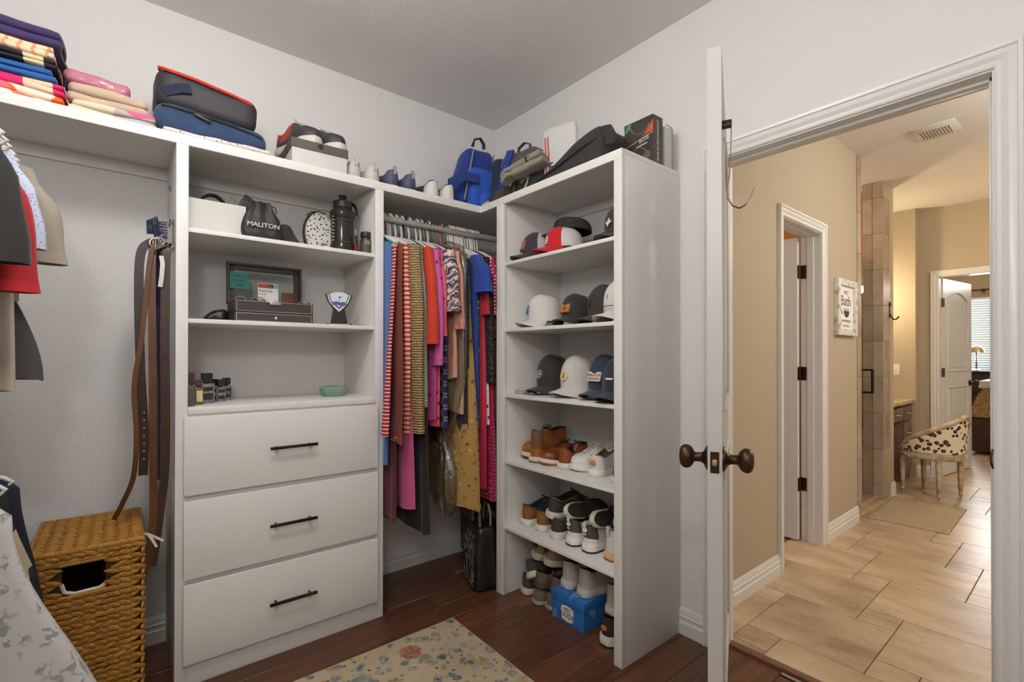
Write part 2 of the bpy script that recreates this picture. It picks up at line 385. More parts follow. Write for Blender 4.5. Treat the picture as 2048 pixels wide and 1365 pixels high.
# ---------------------------------------------------------------- closet door
def knob(parent, loc, rot):
    g = G(); g.lathe([(0, 0), (.034, 0), (.034, .004), (.031, .007), (.018, .013), (.0135, .020), (.0125, .030), (.0135, .036), (.016, .040)], 24)
    g2 = G(); g2.lathe([(.012, .038), (.018, .041), (.024, .047), (.0275, .056), (.0265, .066), (.021, .073), (.012, .0765), (0, .0775)], 24, sy=1.22)
    a = obj('rosette', g, m_bronze, parent, loc, [R(q) for q in rot]); obj('knob', g2, m_bronze, parent, loc, [R(q) for q in rot])
def door_leaf(name, wd, ht, th=.035, arch=True, mat=None):
    """leaf in local x 0..wd (hinge at 0), y 0..th, z 0..ht with two moulded recessed panels on both faces"""
    mat = mat or m_trim; g = G(); g.box((0, .004, 0), (wd, th - .004, ht))
    st = .115
    for y0, y1 in ((0, .004), (th - .004, th)):
        g.box((0, y0, 0), (st, y1, ht)); g.box((wd - st, y0, 0), (wd, y1, ht)); g.box((st, y0, 0), (wd - st, y1, .21)); g.box((st, y0, .90), (wd - st, y1, 1.07))
        n = 14; top = []
        for i in range(n + 1):
            xx = st + (wd - 2 * st) * i / n; zz = ht - .20 + .075 * math.sin(math.pi * i / n) if arch else ht - .12
            top.append((xx, zz))
        for (xa, za), (xb, zb) in zip(top, top[1:]):
            g.add([(xa, y0, za), (xb, y0, zb), (xb, y0, ht), (xa, y0, ht), (xa, y1, za), (xb, y1, zb), (xb, y1, ht), (xa, y1, ht)],
                  [(0, 1, 2, 3), (4, 7, 6, 5), (0, 4, 5, 1)])
    ol = struct(name, g, mat, angle=20)
    for y0, sgn in ((0, -1), (th, 1)):
        gp = G()
        for pa in (([(st, .21), (wd - st, .21), (wd - st, .90), (st, .90)]), ([(st, 1.07), (wd - st, 1.07)] + top[::-1])):
            gp.tube([(x_, y0, z_) for x_, z_ in pa + pa[:2]], .007, 6, cap=False)
        obj('panel_moulding', gp, mat, ol)
        npk = 5
        for i in range(npk):
            xa = st + .035 + (wd - 2 * st - .07) * i / npk; xb = st + .035 + (wd - 2 * st - .07) * (i + 1) / npk - .004
            for za, zb in ((.245, .865), (1.105, ht - .215)):
                gq = G(); gq.box((xa, y0 - sgn * .004, za), (xb, y0 - sgn * .0005, zb), .001, seg=1); obj('plank', gq, mat, ol)
    return ol
th = R(64.4); px, py = -.010, YJL - .003
dr = door_leaf('door_1', .81, 2.037, mat=m_door); dr.location = (px, py, .010)
# local +x = towards free edge, local +y = bath face (to the right of the leaf)
dv = Vector((-math.sin(th), -math.cos(th), 0)); nv = Vector((math.cos(th), -math.sin(th), 0))
dr.matrix_world = Matrix(((dv.x, nv.x, 0, px), (dv.y, nv.y, 0, py), (0, 0, 1, .010), (0, 0, 0, 1)))
knob(dr, (.75, .035, .940), (-90, 0, 0)); knob(dr, (.75, 0, .940), (90, 0, 0))
g = G(); g.box((.8095, .0065, .912), (.8115, .0285, .968), .0008, seg=1); lp = obj('latch_plate', g, m_bronze, dr)
g = G(); g.box((.810, .011, .932), (.820, .024, .949), .004); obj('latch_bolt', g, P('#c6a06b', .3, .7), lp)
for z in (.2, 1.0, 1.8):
    g = G(); g.tube([(-.002, -.004, z), (-.002, -.004, z + .09)], .006, 8); g.box((0, .002, z), (-.0015, .033, z + .09)); obj('hinge', g, m_bronze, dr)
# over-the-door style hook screwed to the bath face
g = G(); hx, hz = .765, 1.845
t = thing('coat_hook', 'slim bronze J-shaped hook hanging on the open closet door', 'hook', dr.matrix_world @ Vector((hx, .035, hz)))
t.rotation_euler = dr.matrix_world.to_euler()
g.box((-.010, .0, -.008), (.010, .024, .008), .001); obj('bracket', g, m_black_metal, t)
pts = [(0, .023, .006), (0, .022, -.06), (0, .018, -.14), (0, .012, -.175), (0, .014, -.20), (0, .026, -.222), (0, .042, -.230), (0, .056, -.224), (0, .068, -.205), (0, .078, -.180)]
g = G(); g.tube(pts[:7], 0, flat=(.011, .0022, (1, 0, 0))); g2 = G()
g = G(); g.loft([[Vector(p) + Vector((dx, 0, 0)) + Vector((0, dy, 0)) for dx, dy in ((-.008, -.001), (.008, -.001), (.008, .001), (-.008, .001))] for p in pts]); obj('strap', g, m_bronze, t)

# ---------------------------------------------------------------- bathroom
YB = -1.41; YBB = -4.1; XF = 4.48
g = G(); g.box((.104, YBB, -.05), (9.0, 1.2, -.008)); bf = struct('floor_bath', g, m_grout)
A_, a_ = .4465, .147; npc = 0; ga = G(); ga.box((.0015, -A_ + .0015, -.008), (A_ - .0015, -.0015, 0), .0015, seg=1); meA = ga.mesh('tile', m_tile)
ga = G(); ga.box((.0015, -a_ + .0015, -.008), (a_ - .0015, -.0015, 0), .0015, seg=1); meS = ga.mesh('tile', m_tile)
def clipbox(x0, x1, y0, y1):
    return max(x0, .106), x1, y0, y1
for i in range(-2, 16):
    for j in range(-6, 12):
        x0 = .293 + i * A_ + j * a_; y0 = -1.535 + i * a_ - j * A_
        for (tx, ty, s_, me) in ((x0, y0, A_, meA), (x0 + A_, y0 - 2 * a_ - .0055, a_, meS)):
            if tx + s_ < .12 or tx > 7.2 or ty < -3.2 or ty - s_ > -.2: continue
            if tx < 2.3 and ty - s_ > YB + .12: continue
            if tx < .106:
                if tx + s_ - .106 < .02: continue
                gc = G(); gc.box((.106 - tx, -s_ + .0015, -.008), (s_ - .0015, -.0015, 0), .0015, seg=1); obj('tile', gc, m_tile, bf, (tx, ty, 0))
            else: obj('tile', me, None, bf, (tx, ty, 0))
g = G(); g.box((.0575, YBB, H), (9.0, 1.2, H + .05)); struct('ceiling_bath', g, m_ceil)
OX0, OX1 = 1.0, 1.60
g = G(); g.box((.115, YB, 0), (OX0 - .02, YB + .115, H)); g.box((OX1 + .02, YB, 0), (2.33, YB + .115, H)); g.box((OX0 - .02, YB, ZH + .0), (OX1 + .02, YB + .115, H)); struct('wall_bath_left', g, m_tan)
baseboard('baseboard_bath_left', (.115, YB), (OX0 - .06, YB), (0, -1)); baseboard('baseboard_bath_left_far', (OX1 + .06, YB), (2.33, YB), (0, -1))
g = G(); g.box((OX0 - .02, YB - .002, 0), (OX0, YB + .117, ZH)); g.box((OX1, YB - .002, 0), (OX1 + .02, YB + .117, ZH)); g.box((OX0, YB - .002, ZH - .02), (OX1, YB + .117, ZH))
g.box((OX0, YB + .04, 0), (OX0 + .011, YB + .075, ZH - .02)); g.box((OX1 - .011, YB + .04, 0), (OX1, YB + .075, ZH - .02)); g.box((OX0, YB + .04, ZH - .031), (OX1, YB + .075, ZH - .02)); jt = struct('trim_5', g, m_trim)
casing('trim_6', lambda s_, z, d: (s_, YB - d, z), OX0 - .003, OX1 + .003, ZH - .015)
d2 = door_leaf('door_2', .585, 2.01); a2 = R(92); dv2 = Vector((math.cos(a2), math.sin(a2), 0)); nv2 = Vector((-math.sin(a2), math.cos(a2), 0))
d2.matrix_world = Matrix(((dv2.x, nv2.x, 0, OX1 - .018), (dv2.y, nv2.y, 0, YB + .122), (0, 0, 1, .012), (0, 0, 0, 1)))
for z in (.33, 1.07, 1.75):
    g = G(); g.tube([(OX1 - .012, YB + .119, z), (OX1 - .012, YB + .119, z + .09)], .006, 8); g.box((OX1 - .001, YB + .084, z), (OX1 - .003, YB + .117, z + .09), .0008, seg=1); g.box((OX1 - .050, YB + .1205, z), (OX1 - .016, YB + .1195, z + .09)); obj('hinge', g, m_bronze, jt)
m_orange = wall_paint('orange_lit_paint', '#b98442')  # orange of the room's warm light put into the wall colour
g = G(); g.box((.115, .30, 0), (2.33, .38, H)); g.box((2.33, YB + .115, 0), (2.42, .38, H)); struct('wall_toilet_room', g, m_orange)
# shower
g = G(); g.box((2.33, YB + .004, 0), (2.42, YB + .115, H)); wj = struct('wall_shower_jamb', g, m_grout)
z = -.17
while z < H:
    z0, z1 = max(z, 0) + .001, min(z + .311, H) - .001; gt = G(); gt.box((2.332, YB - .006, z0), (2.424, YB + .110, z1), .0015, seg=1); obj('tile', gt, m_tile_w, wj); z += .311
g = G(); g.box((3.134, -1.382, 0), (3.34, -1.243, H)); wc = struct('wall_shower_column', g, m_grout)
z = .118 - .311
while z < H:
    z0, z1 = max(z, 0) + .001, min(z + .311, H) - .001
    for y0, y1 in ((-1.386, -1.3115), (-1.3085, -1.239)): gt = G(); gt.box((3.128, y0, z0), (3.136, y1, z1), .0015, seg=1); obj('tile', gt, m_tile_w, wc)
    gt = G(); gt.box((3.136, -1.387, z0), (3.335, -1.380, z1), .0015, seg=1); obj('tile', gt, m_tile_w, wc)
    z += .311
g = G(); g.box((3.34, -1.385, 0), (3.45, -1.243, H)); struct('wall_vanity_return', g, m_tan); baseboard('baseboard_vanity', (3.335, -1.387), (3.452, -1.387), (0, -1))
g = G(); g.box((2.42, -1.36, 0), (3.13, -1.26, .02)); struct('trim_7', g, m_tile)
g = G(); g.box((2.42, .25, 0), (3.45, .35, H)); g.box((3.37, -1.243, 0), (3.45, .25, H)); ws = struct('wall_shower_back', g, m_grout)
for ix in range(4):
    for iz in range(9):
        gt = G(); gt.box((2.421 + ix * .245, .238, iz * .305 + .001), (2.664 + ix * .245, .252, iz * .305 + .303), .0015, seg=1); obj('tile', gt, m_tile_s, ws)
for iy in range(5):
    for iz in range(9):
        gt = G(); gt.box((3.358, -1.24 + iy * .298, iz * .305 + .001), (3.372, -.945 + iy * .298, iz * .305 + .303), .0015, seg=1); obj('tile', gt, m_tile_s, ws)
t = thing('shower_door', 'frameless glass shower door between the tiled wall ends', 'shower door', (2.44, -1.31, .022))
g = G(); g.box((0, -.005, 0), (.685, .005, 2.035), .001, seg=1); obj('glass_panel', g, m_glass, t)
g = G()
for s_ in (-1, 1):
    for a, b in (((.50, s_ * .045, .90), (.50, s_ * .045, 1.10)),): g.tube([a, b], .010, 10)
    for z in (.905, 1.095): g.tube([(.50, 0, z), (.50, s_ * .045, z)], .008, 10)
obj('handle', g, m_black_metal, t)
t = thing('robe_hook', 'ornate dark bronze robe hook on the tiled column', 'hook', (3.31, -1.387, 1.55))
g = G(); g.box((-.011, -.006, .02), (.011, .0, .15), .003); g.lathe([(.001, 0), (.014, .012), (.009, .03), (.001, .045)], 10, T(0, -.004, .12)); obj('plate', g, m_bronze, t)
g = G(); g.tube([(0, -.004, .06), (0, -.016, .03), (0, -.026, .008), (0, -.045, .004), (0, -.060, .016), (.0, -.066, .03)], [.006, .006, .007, .006, .006, .008], 8); obj('hook', g, m_bronze, t)
# vanity niche, far wall, bedroom door
g = G(); g.box((4.33, -1.372, 0), (4.48, -.70, H)); struct('wall_vanity_side', g, m_tan)
g = G(); g.box((3.45, -.78, 0), (4.33, -.70, H)); struct('wall_vanity_back', g, m_tan)
DY0, DY1 = -1.53, -2.32
g = G(); g.box((XF, -1.372, 0), (XF + .115, DY0 + .02, H)); g.box((XF, DY1 - .02, 0), (XF + .115, YBB, H)); g.box((XF, DY0 + .02, 2.055), (XF + .115, DY1 - .02, H)); g.box((XF, -1.372, 0), (XF + .115, 1.2, H)); struct('wall_bath_far', g, m_tan)
g = G(); g.box((.0575, YBB - .1, 0), (9, YBB, H)); struct('wall_bath_right', g, m_tan)
baseboard('baseboard_bath_far', (4.335, -1.372), (4.48, -1.372), (0, -1)); baseboard('baseboard_bath_far_side', (XF, -1.372), (XF, DY0 + .06), (-1, 0))
g = G(); g.box((XF - .002, DY0, 0), (XF + .117, DY0 + .02, 2.055)); g.box((XF - .002, DY1 - .02, 0), (XF + .117, DY1, 2.055)); g.box((XF - .002, DY0, 2.035), (XF + .117, DY1, 2.055)); j3 = struct('trim_8', g, m_trim)
casing('trim_9', lambda s_, z, d: (XF - d, s_, z), DY0 + .005, DY1 - .005, 2.04)
d3 = door_leaf('door_3', .775, 2.02); a3 = R(-8.5); dv3 = Vector((math.cos(a3), math.sin(a3), 0)); nv3 = Vector((-math.sin(a3), math.cos(a3), 0))
d3.matrix_world = Matrix(((dv3.x, nv3.x, 0, XF + .122), (dv3.y, nv3.y, 0, DY0 - .012), (0, 0, 1, .012), (0, 0, 0, 1)))
knob(d3, (.715, 0, .93), (90, 0, 0)); knob(d3, (.715, .035, .93), (-90, 0, 0))
for z in (.25, 1.02, 1.74):
    g = G(); g.tube([(XF + .118, DY0 - .006, z), (XF + .118, DY0 - .006, z + .09)], .006, 8); g.box((XF + .122, DY0 - .0140, z), (XF + .160, DY0 - .0190, z + .09), .0008, seg=1); obj('hinge', g, m_bronze, j3)
# switch plate
t = thing('light_switch', 'white light switch plate on the gold lit wall above the vanity', 'switch', (4.33, -1.208, 1.092))
g = G(); g.box((-.006, -.036, -.058), (0, .036, .058), .002); obj('plate', g, m_trim, t); g = G(); g.box((-.010, -.006, -.012), (-.004, .006, .012), .002); obj('toggle', g, m_trim, t)
# vanity
m_cab = P('#6a5442', .4, var=('#7e6755', 12)); m_dark = P('#2b1c14', .5)
t = thing('vanity', 'dark wood makeup vanity with stone counter in the niche', 'vanity', (3.89, -1.06, 0))
def vb(a, b, bev=.002): return G().box((a[0] - 3.89, a[1] + 1.06, a[2]), (b[0] - 3.89, b[1] + 1.06, b[2]), bev)
obj('counter', vb((3.452, -1.372, .765), (4.328, -.782, .800), .006), stone_tile('granite', '#a98c5c', '#d1b98d', '#e5d6b4', 9, .2), t)
obj('body', vb((3.99, -1.325, 0), (4.328, -.79, .765)), m_cab, t); obj('body', vb((3.452, -1.325, 0), (3.56, -.79, .765)), m_cab, t); obj('body', vb((3.56, -1.30, .60), (3.99, -.79, .765)), m_cab, t)
for x0, x1, zs in ((4.015, 4.31, ((.60, .735), (.37, .58), (.12, .35))), (3.575, 3.975, ((.61, .735),))):
    for z0, z1 in zs:
        d = obj('drawer', vb((x0, -1.345, z0), (x1, -1.325, z1), .004), m_cab, t)
        gh = G(); zc = (z0 + z1) / 2 ; xc = (x0 + x1) / 2 - 3.89
        gh.tube([(xc - .05, -1.345 + 1.06, zc), (xc - .035, -1.372 + 1.06, zc), (xc + .035, -1.372 + 1.06, zc), (xc + .05, -1.345 + 1.06, zc)], .005, 8); obj('handle', gh, m_chrome, d)
# wall sign
t = thing('wall_sign', 'distressed white framed bath sign hanging on the tan wall', 'sign', (2.045, YB, 1.575), (90, 0, 0))
g = G(); W_, H_ = .20, .197
m_dist = pattern('blotch', ['#aca69c', '#d4d1cb', '#dedcd8'], 24)
for a, b in (((-W_, -H_, 0), (-W_ + .05, H_, .03)), ((W_ - .05, -H_, 0), (W_, H_, .03)), ((-W_ + .05, H_ - .045, 0), (W_ - .05, H_, .028)), ((-W_ + .05, -H_, 0), (W_ - .05, -H_ + .045, .028))): g.box(a, b, .003)
obj('frame', g, m_dist, t)
g = G(); g.box((-W_ + .05, -H_ + .045, 0), (W_ - .05, H_ - .045, .014)); obj('panel', g, P('#e9e7e2', .8), t)
g = G(); zt = .0145
for s_, sz, x_, y_, sx in (('HOT', .042, 0, .105, 1), ('Bath', .10, -.005, .045, 1.2), ('&', .045, -.085, -.035, 1), ('HAPPINESS', .026, 0, -.095, 1.5), ('- EXTRA -', .024, 0, -.130, 1.7)): g.text(s_, sz, T(x_, y_, zt), sx=sx)
n = 12; g.prism([(-.05, -.022), (.07, -.022)] + [(.01 + .056 * math.cos(-math.pi * i / n), -.024 + .045 * math.sin(-math.pi * i / n)) for i in range(n + 1)], zt - .0003, zt + .0004)
for i in range(5): g.lathe([(.006, 0), (.006, .0006)], 8, T(-.035 + .022 * i, -.012, zt))
obj('lettering', g, P('#3a3632', .8), t)
# air vent
t = thing('ceiling_vent', 'white slotted air vent in the bathroom ceiling', 'vent', (2.275, -1.875, H))
g = G(); g.box((-.130, -.110, -.004), (.130, .110, 0), .001, seg=1); g.loft([[(x_ * s_, y_ * s_, z_) for x_, y_ in ((-.130, -.110), (.130, -.110), (.130, .110), (-.130, .110))] for s_, z_ in ((1, -.004), (.80, -.016))]); obj('frame', g, m_trim, t)
for i in range(10):
    g = G(); y_ = -.072 + .016 * i; g.box((-.075, -.002, -.0175), (.075, .002, -.0155)); obj('slot', g, P('#55514c', .8), t, (0, y_, 0))
# bath mat
t = thing('bath_mat', 'woven beige bath mat on the tile in front of the shower', 'mat', (2.90, -1.655, 0), (0, 0, 1))
nx, ny = 60, 34; hx, hy = .42, .235; rings = []
g = G(); vs_ = []; fs_ = []
for i in range(nx + 1):
    for j in range(ny + 1):
        x_, y_ = -hx + 2 * hx * i / nx, -hy + 2 * hy * j / ny; edge = i in (0, nx) or j in (0, ny)
        vs_.append((x_, y_, .001 if edge else .011 + .003 * math.sin(i * 2.4) * math.sin(j * 2.1) + rnd.uniform(-.001, .001)))
for i in range(nx):
    for j in range(ny): a = i * (ny + 1) + j; fs_.append((a, a + ny + 1, a + ny + 2, a + 1))
g.add(vs_, fs_); obj('pile', g, P('#b8a68a', .95, var=('#9c8a70', 90), bump=(260, .8, .004)), t); g = G(); g.box((-hx, -hy, 0), (hx, hy, .003)); obj('backing', g, P('#6b5d4a', .9), t)
# leopard vanity chair
m_gold = P('#a98a5a', .45, .15, var=('#c9bfae', 18)); m_leo = pattern('leopard', ['#e5d9c2', '#2e1d12', '#6b4a2c'], 25)
t = thing('vanity_chair', 'low barrel back chair with leopard print fabric and gilded legs', 'chair', (3.68, -1.60, 0), (0, 0, -112))
n = 28
def oval(a, rx=.235, ry=.225): return (rx * math.cos(a), ry * math.sin(a))
g = G(); g.lathe([(0, .335), (.225, .335), (.235, .345), (.235, .385), (.225, .395), (0, .395)], 32, sx=1.0, sy=.95); obj('seat_rail', g, m_gold, t)
g = G()
for i in range(40): a = 2 * math.pi * i / 40; g.lathe([(.0, -.007), (.007, 0), (0, .007)], 6, T(.237 * math.cos(a), .226 * math.sin(a), .365))
obj('beading', g, P('#d2c7b4', .5), t)
g = G(); g.lathe([(0, .39), (.205, .39), (.215, .41), (.20, .435), (.12, .445), (0, .448)], 32, sy=.95); obj('seat', g, m_leo, t)
ang = [R(-125) + R(250) * i / n for i in range(n + 1)]
def backh(i):
    u_ = abs(i / n - .5) * 2; return .41 + .30 * (1 - u_) ** .85
g = G(); inner = []; 
g.loft([[Vector((.232 * math.cos(a), .222 * math.sin(a), .395)), Vector(((.232 + .10 * (backh(i) - .40)) * math.cos(a), (.222 + .10 * (backh(i) - .40)) * math.sin(a), backh(i))), Vector(((.212 + .10 * (backh(i) - .40)) * math.cos(a), (.202 + .10 * (backh(i) - .40)) * math.sin(a), backh(i))), Vector((.212 * math.cos(a), .202 * math.sin(a), .395))] for i, a in enumerate(ang)]); obj('backrest', g, m_leo, t)
g = G(); g.tube([((.224 + .10 * (backh(i) - .40)) * math.cos(a), (.213 + .10 * (backh(i) - .40)) * math.sin(a), backh(i) + .008) for i, a in enumerate(ang)], .020, 10); obj('top_rail', g, m_gold, t)
for a in (45, 135, 225, 315):
    g = G(); g.lathe([(.0, 0), (.008, .0), (.012, .02), (.018, .03), (.010, .045), (.016, .055), (.0165, .075), (.024, .30), (.018, .31), (.026, .325), (.026, .36)], 12); obj('leg', g, m_gold, t, (.205 * math.cos(R(a)), .195 * math.sin(R(a)), 0))
# ---------------------------------------------------------------- bedroom beyond
g = G(); g.box((8.6, -4.2, 0), (8.7, -1.50, H)); g.box((8.6, -.75, 0), (8.7, 1.3, H)); g.box((8.6, -1.50, 0), (8.7, -.75, .85)); g.box((8.6, -1.50, 2.13), (8.7, -.75, H)); g.box((4.6, 1.2, 0), (8.7, 1.3, H)); struct('wall_bedroom', g, P('#a98d66', .8))
g = G(); g.box((8.56, -1.52, 2.13), (8.60, -.73, 2.16)); g.box((8.56, -1.50, .82), (8.60, -.75, .85)); wn = struct('window_1', g, m_trim)
g = G(); g.box((8.63, -1.50, .85), (8.635, -.75, 2.13)); obj('pane', g, m_glass, wn)
m_slat = P('#f2f2ee', .5)
for i in range(34):
    g = G(); g.box((-.024, -.37, -.0015), (.024, .37, .0015), M=T(0, 0, 0, 0, 38, 0)); obj('slat', g, m_slat, wn, (8.585, -1.125, .87 + i * .037))
t = thing('curtain_rod', 'thin curtain rod above the bright blinds in the bedroom', 'rod', (8.52, -1.15, 2.28)); g = G(); g.tube([(0, -.55, 0), (0, .5, 0)], .012, 8); obj('pole', g, m_bronze, t); g = G(); g.box((0, -.262, -.03), (.09, -.238, .015)); obj('bracket', g, m_bronze, t)
t = thing('crystal_lamp', 'small table lamp with jewelled shade on the bedroom dresser', 'lamp', (8.02, -1.38, 1.02)); g = G(); g.lathe([(.05, 0), (.05, .012), (.012, .03), (.009, .22), (.014, .24), (.008, .30)], 14); obj('base', g, m_chrome, t); g = G(); g.lathe([(.10, .27), (.085, .33), (.045, .37), (.012, .39)], 16); obj('shade', g, P('#b59a6c', .3, .3), t)
t = thing('dresser', 'dark wood dresser under the bedroom window', 'dresser', (8.2, -1.45, 0)); m_dr = P('#2e1a12', .4); g = G(); g.box((-.28, -.6, .05), (.28, .5, .98), .006); obj('body', g, m_dr, t); g = G(); g.box((-.30, -.62, .98), (.30, .52, 1.02), .006); obj('top', g, m_dr, t)
for i in range(3): g = G(); g.box((-.295, -.56, .10 + i * .29), (-.275, .46, .36 + i * .29), .005); obj('drawer', g, m_dr, t)
t = thing('bed', 'bed with a bronze paisley comforter on a dark wood frame', 'bed', (6.75, -2.2, 0)); g = G(); g.box((-.35, -1.0, .04), (.35, .68, .46), .01); obj('frame', g, P('#4a2314', .4, var=('#3a1a10', 8)), t)
g = G(); nn = 26; vs_ = []; fs_ = []
for i in range(nn):
    for j in range(nn):
        x_, y_ = -.37 + .74 * i / (nn - 1), -1.0 + 1.7 * j / (nn - 1); e = min(i, j, nn - 1 - i, nn - 1 - j); vs_.append((x_, y_, (.47, .70, .84)[min(e, 2)] + .03 * math.sin(i * .9) * math.sin(j * 1.1)))
for i in range(nn - 1):
    for j in range(nn - 1): a = i * nn + j; fs_.append((a, a + nn, a + nn + 1, a + 1))
g.add(vs_, fs_); obj('comforter', g, pattern('paisley', ['#7a5230', '#b98a52', '#4a2c18', '#c8a878'], 26), t)
g = G(); g.box((-.33, .0, .83), (.33, .62, .93), .03); obj('sheet_fold', g, P('#d9d2c6', .9), t)

t = thing('vanity_sconce', 'small glowing sconce on the back wall of the vanity niche', 'lamp', (3.98, -.782, 1.80)); g = G(); g.box((-.04, -.012, -.06), (.04, 0, .06), .004); obj('plate', g, m_bronze, t)
s_ = Nodes('sconce_glass'); s_.set('#ffffff', .5); s_.b.inputs['Emission Color'].default_value = (1, .78, .48, 1); s_.b.inputs['Emission Strength'].default_value = 4
g = G(); g.lathe([(.03, 0), (.05, .05), (.058, .10)], 20, T(0, -.075, .0)); obj('shade', g, s_.m, t); g = G(); g.tube([(0, -.01, -.02), (0, -.06, -.03), (0, -.075, .0)], .006, 8); obj('arm', g, m_bronze, t)
# ---------------------------------------------------------------- generators: shoes, caps, soft things
from mathutils import noise as mn
def smooth(a, b, x): x = max(0, min(1, (x - a) / (b - a))); return x * x * (3 - 2 * x)
def lerps(tab, t):
    for (a, va), (b, vb) in zip(tab, tab[1:]):
        if t <= b:
            u = smooth(a, b, t); return va + (vb - va) * u
    return tab[-1][1]
def soft(g, sx, sy, sz, r, n=6, amp=0.0, freq=8, seed=0, fn=None, M=None, k=None):
    """rounded cushion-like box resting on z=0, optionally shaped by fn and crumpled by noise"""
    bm = bmesh.new(); bmesh.ops.create_cube(bm, size=2); bmesh.ops.subdivide_edges(bm, edges=bm.edges[:], cuts=n, use_grid_fill=True)
    h = Vector((sx / 2, sy / 2, sz / 2)); r = min(r, h.x, h.y, h.z)
    for v in bm.verts:
        p = Vector((v.co.x * h.x, v.co.y * h.y, v.co.z * h.z)); q = Vector([max(-(h[i] - r), min(h[i] - r, p[i])) for i in range(3)]); d = p - q
        if d.length > 1e-9:
            m_ = max(abs(d.x), abs(d.y), abs(d.z)); d = d.normalized() * m_
        p = q + d; p.z += h.z
        if fn: p = Vector(fn(p))
        if amp:
            nv_ = mn.noise_vector(p * freq + Vector((seed * 3.1, seed * 1.7, seed))); f_ = min(1, p.z / (sz * .25)) if p.z < sz * .25 else 1
            p += Vector((nv_.x * amp, nv_.y * amp, nv_.z * amp * f_))
        p.z = max(p.z, 0); v.co = p
    return g.bm(bm, M, k)
WID = [(0, .33), (.1, .36), (.35, .35), (.66, .5), (.82, .47), (1, .36)]
def shoe(name, label, loc, rz, up, sole='#e8e4dc', L=.285, W=.104, hs=.026, hc=.068, ht=.048, hi=.085, op=.50, lining='#2a2724', heel=None, toe=None, tongue=None, mid=None, collar=None,
         laces=None, out=None, spring=.010, tab=None, rot=(0, 0), group=None, up_mat=None, dip=.78, foxing=0, cat='shoe', logo=None):
    t = thing(name, label, cat, loc, (rot[0], rot[1], rz), group)
    mu = up_mat or P(up, .62, bump=(160, .12, .001), var=(up, 9)); mm = lambda c, d: (P(c, .62, bump=(160, .12, .001)) if isinstance(c, str) else c) if c else d
    mats = [mu, P(lining, .9), mm(heel, mu), mm(toe, mu), mm(tongue, mu), mm(mid, mu), mm(collar, mu)]
    NT = 26; g = G(); rings = []; ts = [.5 - .5 * math.cos(math.pi * i / NT) for i in range(NT + 1)]
    def wd(q):
        w_ = lerps(WID, q) * W
        if q < .13: w_ *= math.sqrt(max(.0, 1 - ((.13 - q) / .135) ** 2))
        if q > .80: w_ *= math.sqrt(max(.0, 1 - ((q - .80) / .205) ** 2))
        return max(w_, .002)
    def zb(q): return hs + spring * max(0, (q - .62) / .38) ** 2
    def ridge(q): return lerps([(0, hc), (op, hi), (.80, ht * 1.06), (.92, ht * .82), (1, ht * .38)], q)
    def rim(q): return lerps([(0, hc), (.22, hc * dip), (op - .06, hi * .86), (op, hi)], q)
    for q in ts:
        w_ = wd(q); b = smooth(op - .05, op + .02, q); h_ = ridge(q); rm = rim(min(q, op)); wr = w_ * .80; x = q * L + (.006 * (1 - q) if q < .1 else 0); z0 = zb(q)
        wi = max(wr - .006, .0005); en = smooth(0.015, .06, q)
        O = [(w_, 0), (w_ * 1.04, .32 * rm), (w_ * .95, .68 * rm), (wr * 1.02, .93 * rm), (wr, rm), (wi, rm - .002), (wi * .92, rm - (.5 * rm) * en), (wi * .6, rm - (.93 * rm) * en), (0, rm - .95 * rm * en)]
        K = [(w_, 0), (w_ * 1.02, .34 * h_), (w_ * .92, .66 * h_), (w_ * .70, .88 * h_), (w_ * .52, .955 * h_), (w_ * .38, .98 * h_), (w_ * .25, .99 * h_), (w_ * .12, .998 * h_), (0, h_)]
        half = [((a[0] * (1 - b) + c_[0] * b), z0 + a[1] * (1 - b) + c_[1] * b) for a, c_ in zip(O, K)]
        heel_lean = -.010 * max(0, 1 - q / .2)
        rings.append([(x + heel_lean * (-zz / max(hc, .05)) * .0, -yy, zz) for yy, zz in half] + [(x, yy, zz) for yy, zz in half[-2::-1]])
    n = len(rings[0]); vs_ = [p for r_ in rings for p in r_]; 
    for i in range(NT):
        q = (ts[i] + ts[i + 1]) / 2
        for j in range(n - 1):
            s_ = j if j < n // 2 else n - 2 - j
            k_ = 0
            if s_ >= 4 and q < op - .03: k_ = 1
            elif s_ >= 5 and q < .78: k_ = 4
            elif q < .17 and s_ >= 1: k_ = 2
            elif q > .80: k_ = 3
            elif s_ in (1, 2) and .2 < q < .55 and mid: k_ = 5
            if k_ in (0, 2) and s_ == 3 and q < op and collar: k_ = 6
            a = i * n + j; g.add([], []); g.f.append((a, a + n, a + n + 1, a + 1)); g.mi.append(k_)
    g.v = [Vector(p) for p in vs_]
    for base, k_ in ((0, 2), (NT * n, 3)):
        for j in range(n // 2): g.f.append((base + j, base + j + 1, base + n - 2 - j, base + n - 1 - j)); g.mi.append(k_ if j else 0)
    obj('upper', g, mats, t, angle=60)
    N2 = 44; prof = []
    def outl(off):
        o_ = []
        for i in range(N2):
            a = 2 * math.pi * i / N2; q = .5 - .5 * math.cos(a); sg = 1 if a < math.pi else -1
            w_ = wd(q) + off; xx = q * (L + 2 * off) - off; o_.append((xx, -sg * w_, q))
        return o_
    lay = [(.000, 0), (.0035, .003), (.0045, hs * .5), (.0035, hs * .9), (.0015, hs + .003)]
    g = G(); g.loft([[(x, y_, zz + (spring * max(0, (q - .62) / .38) ** 2)) for x, y_, q in outl(off)] for off, zz in lay]); so = obj('sole', g, P(sole, .6), t, angle=50)
    if out:
        g = G(); g.loft([[(x, y_, zz + (spring * max(0, (q - .62) / .38) ** 2)) for x, y_, q in outl(off)] for off, zz in ((.0025, -.0), (.0052, .002), (.0052, .008), (.003, .0085))]); obj('outsole', g, P(out, .7), so)
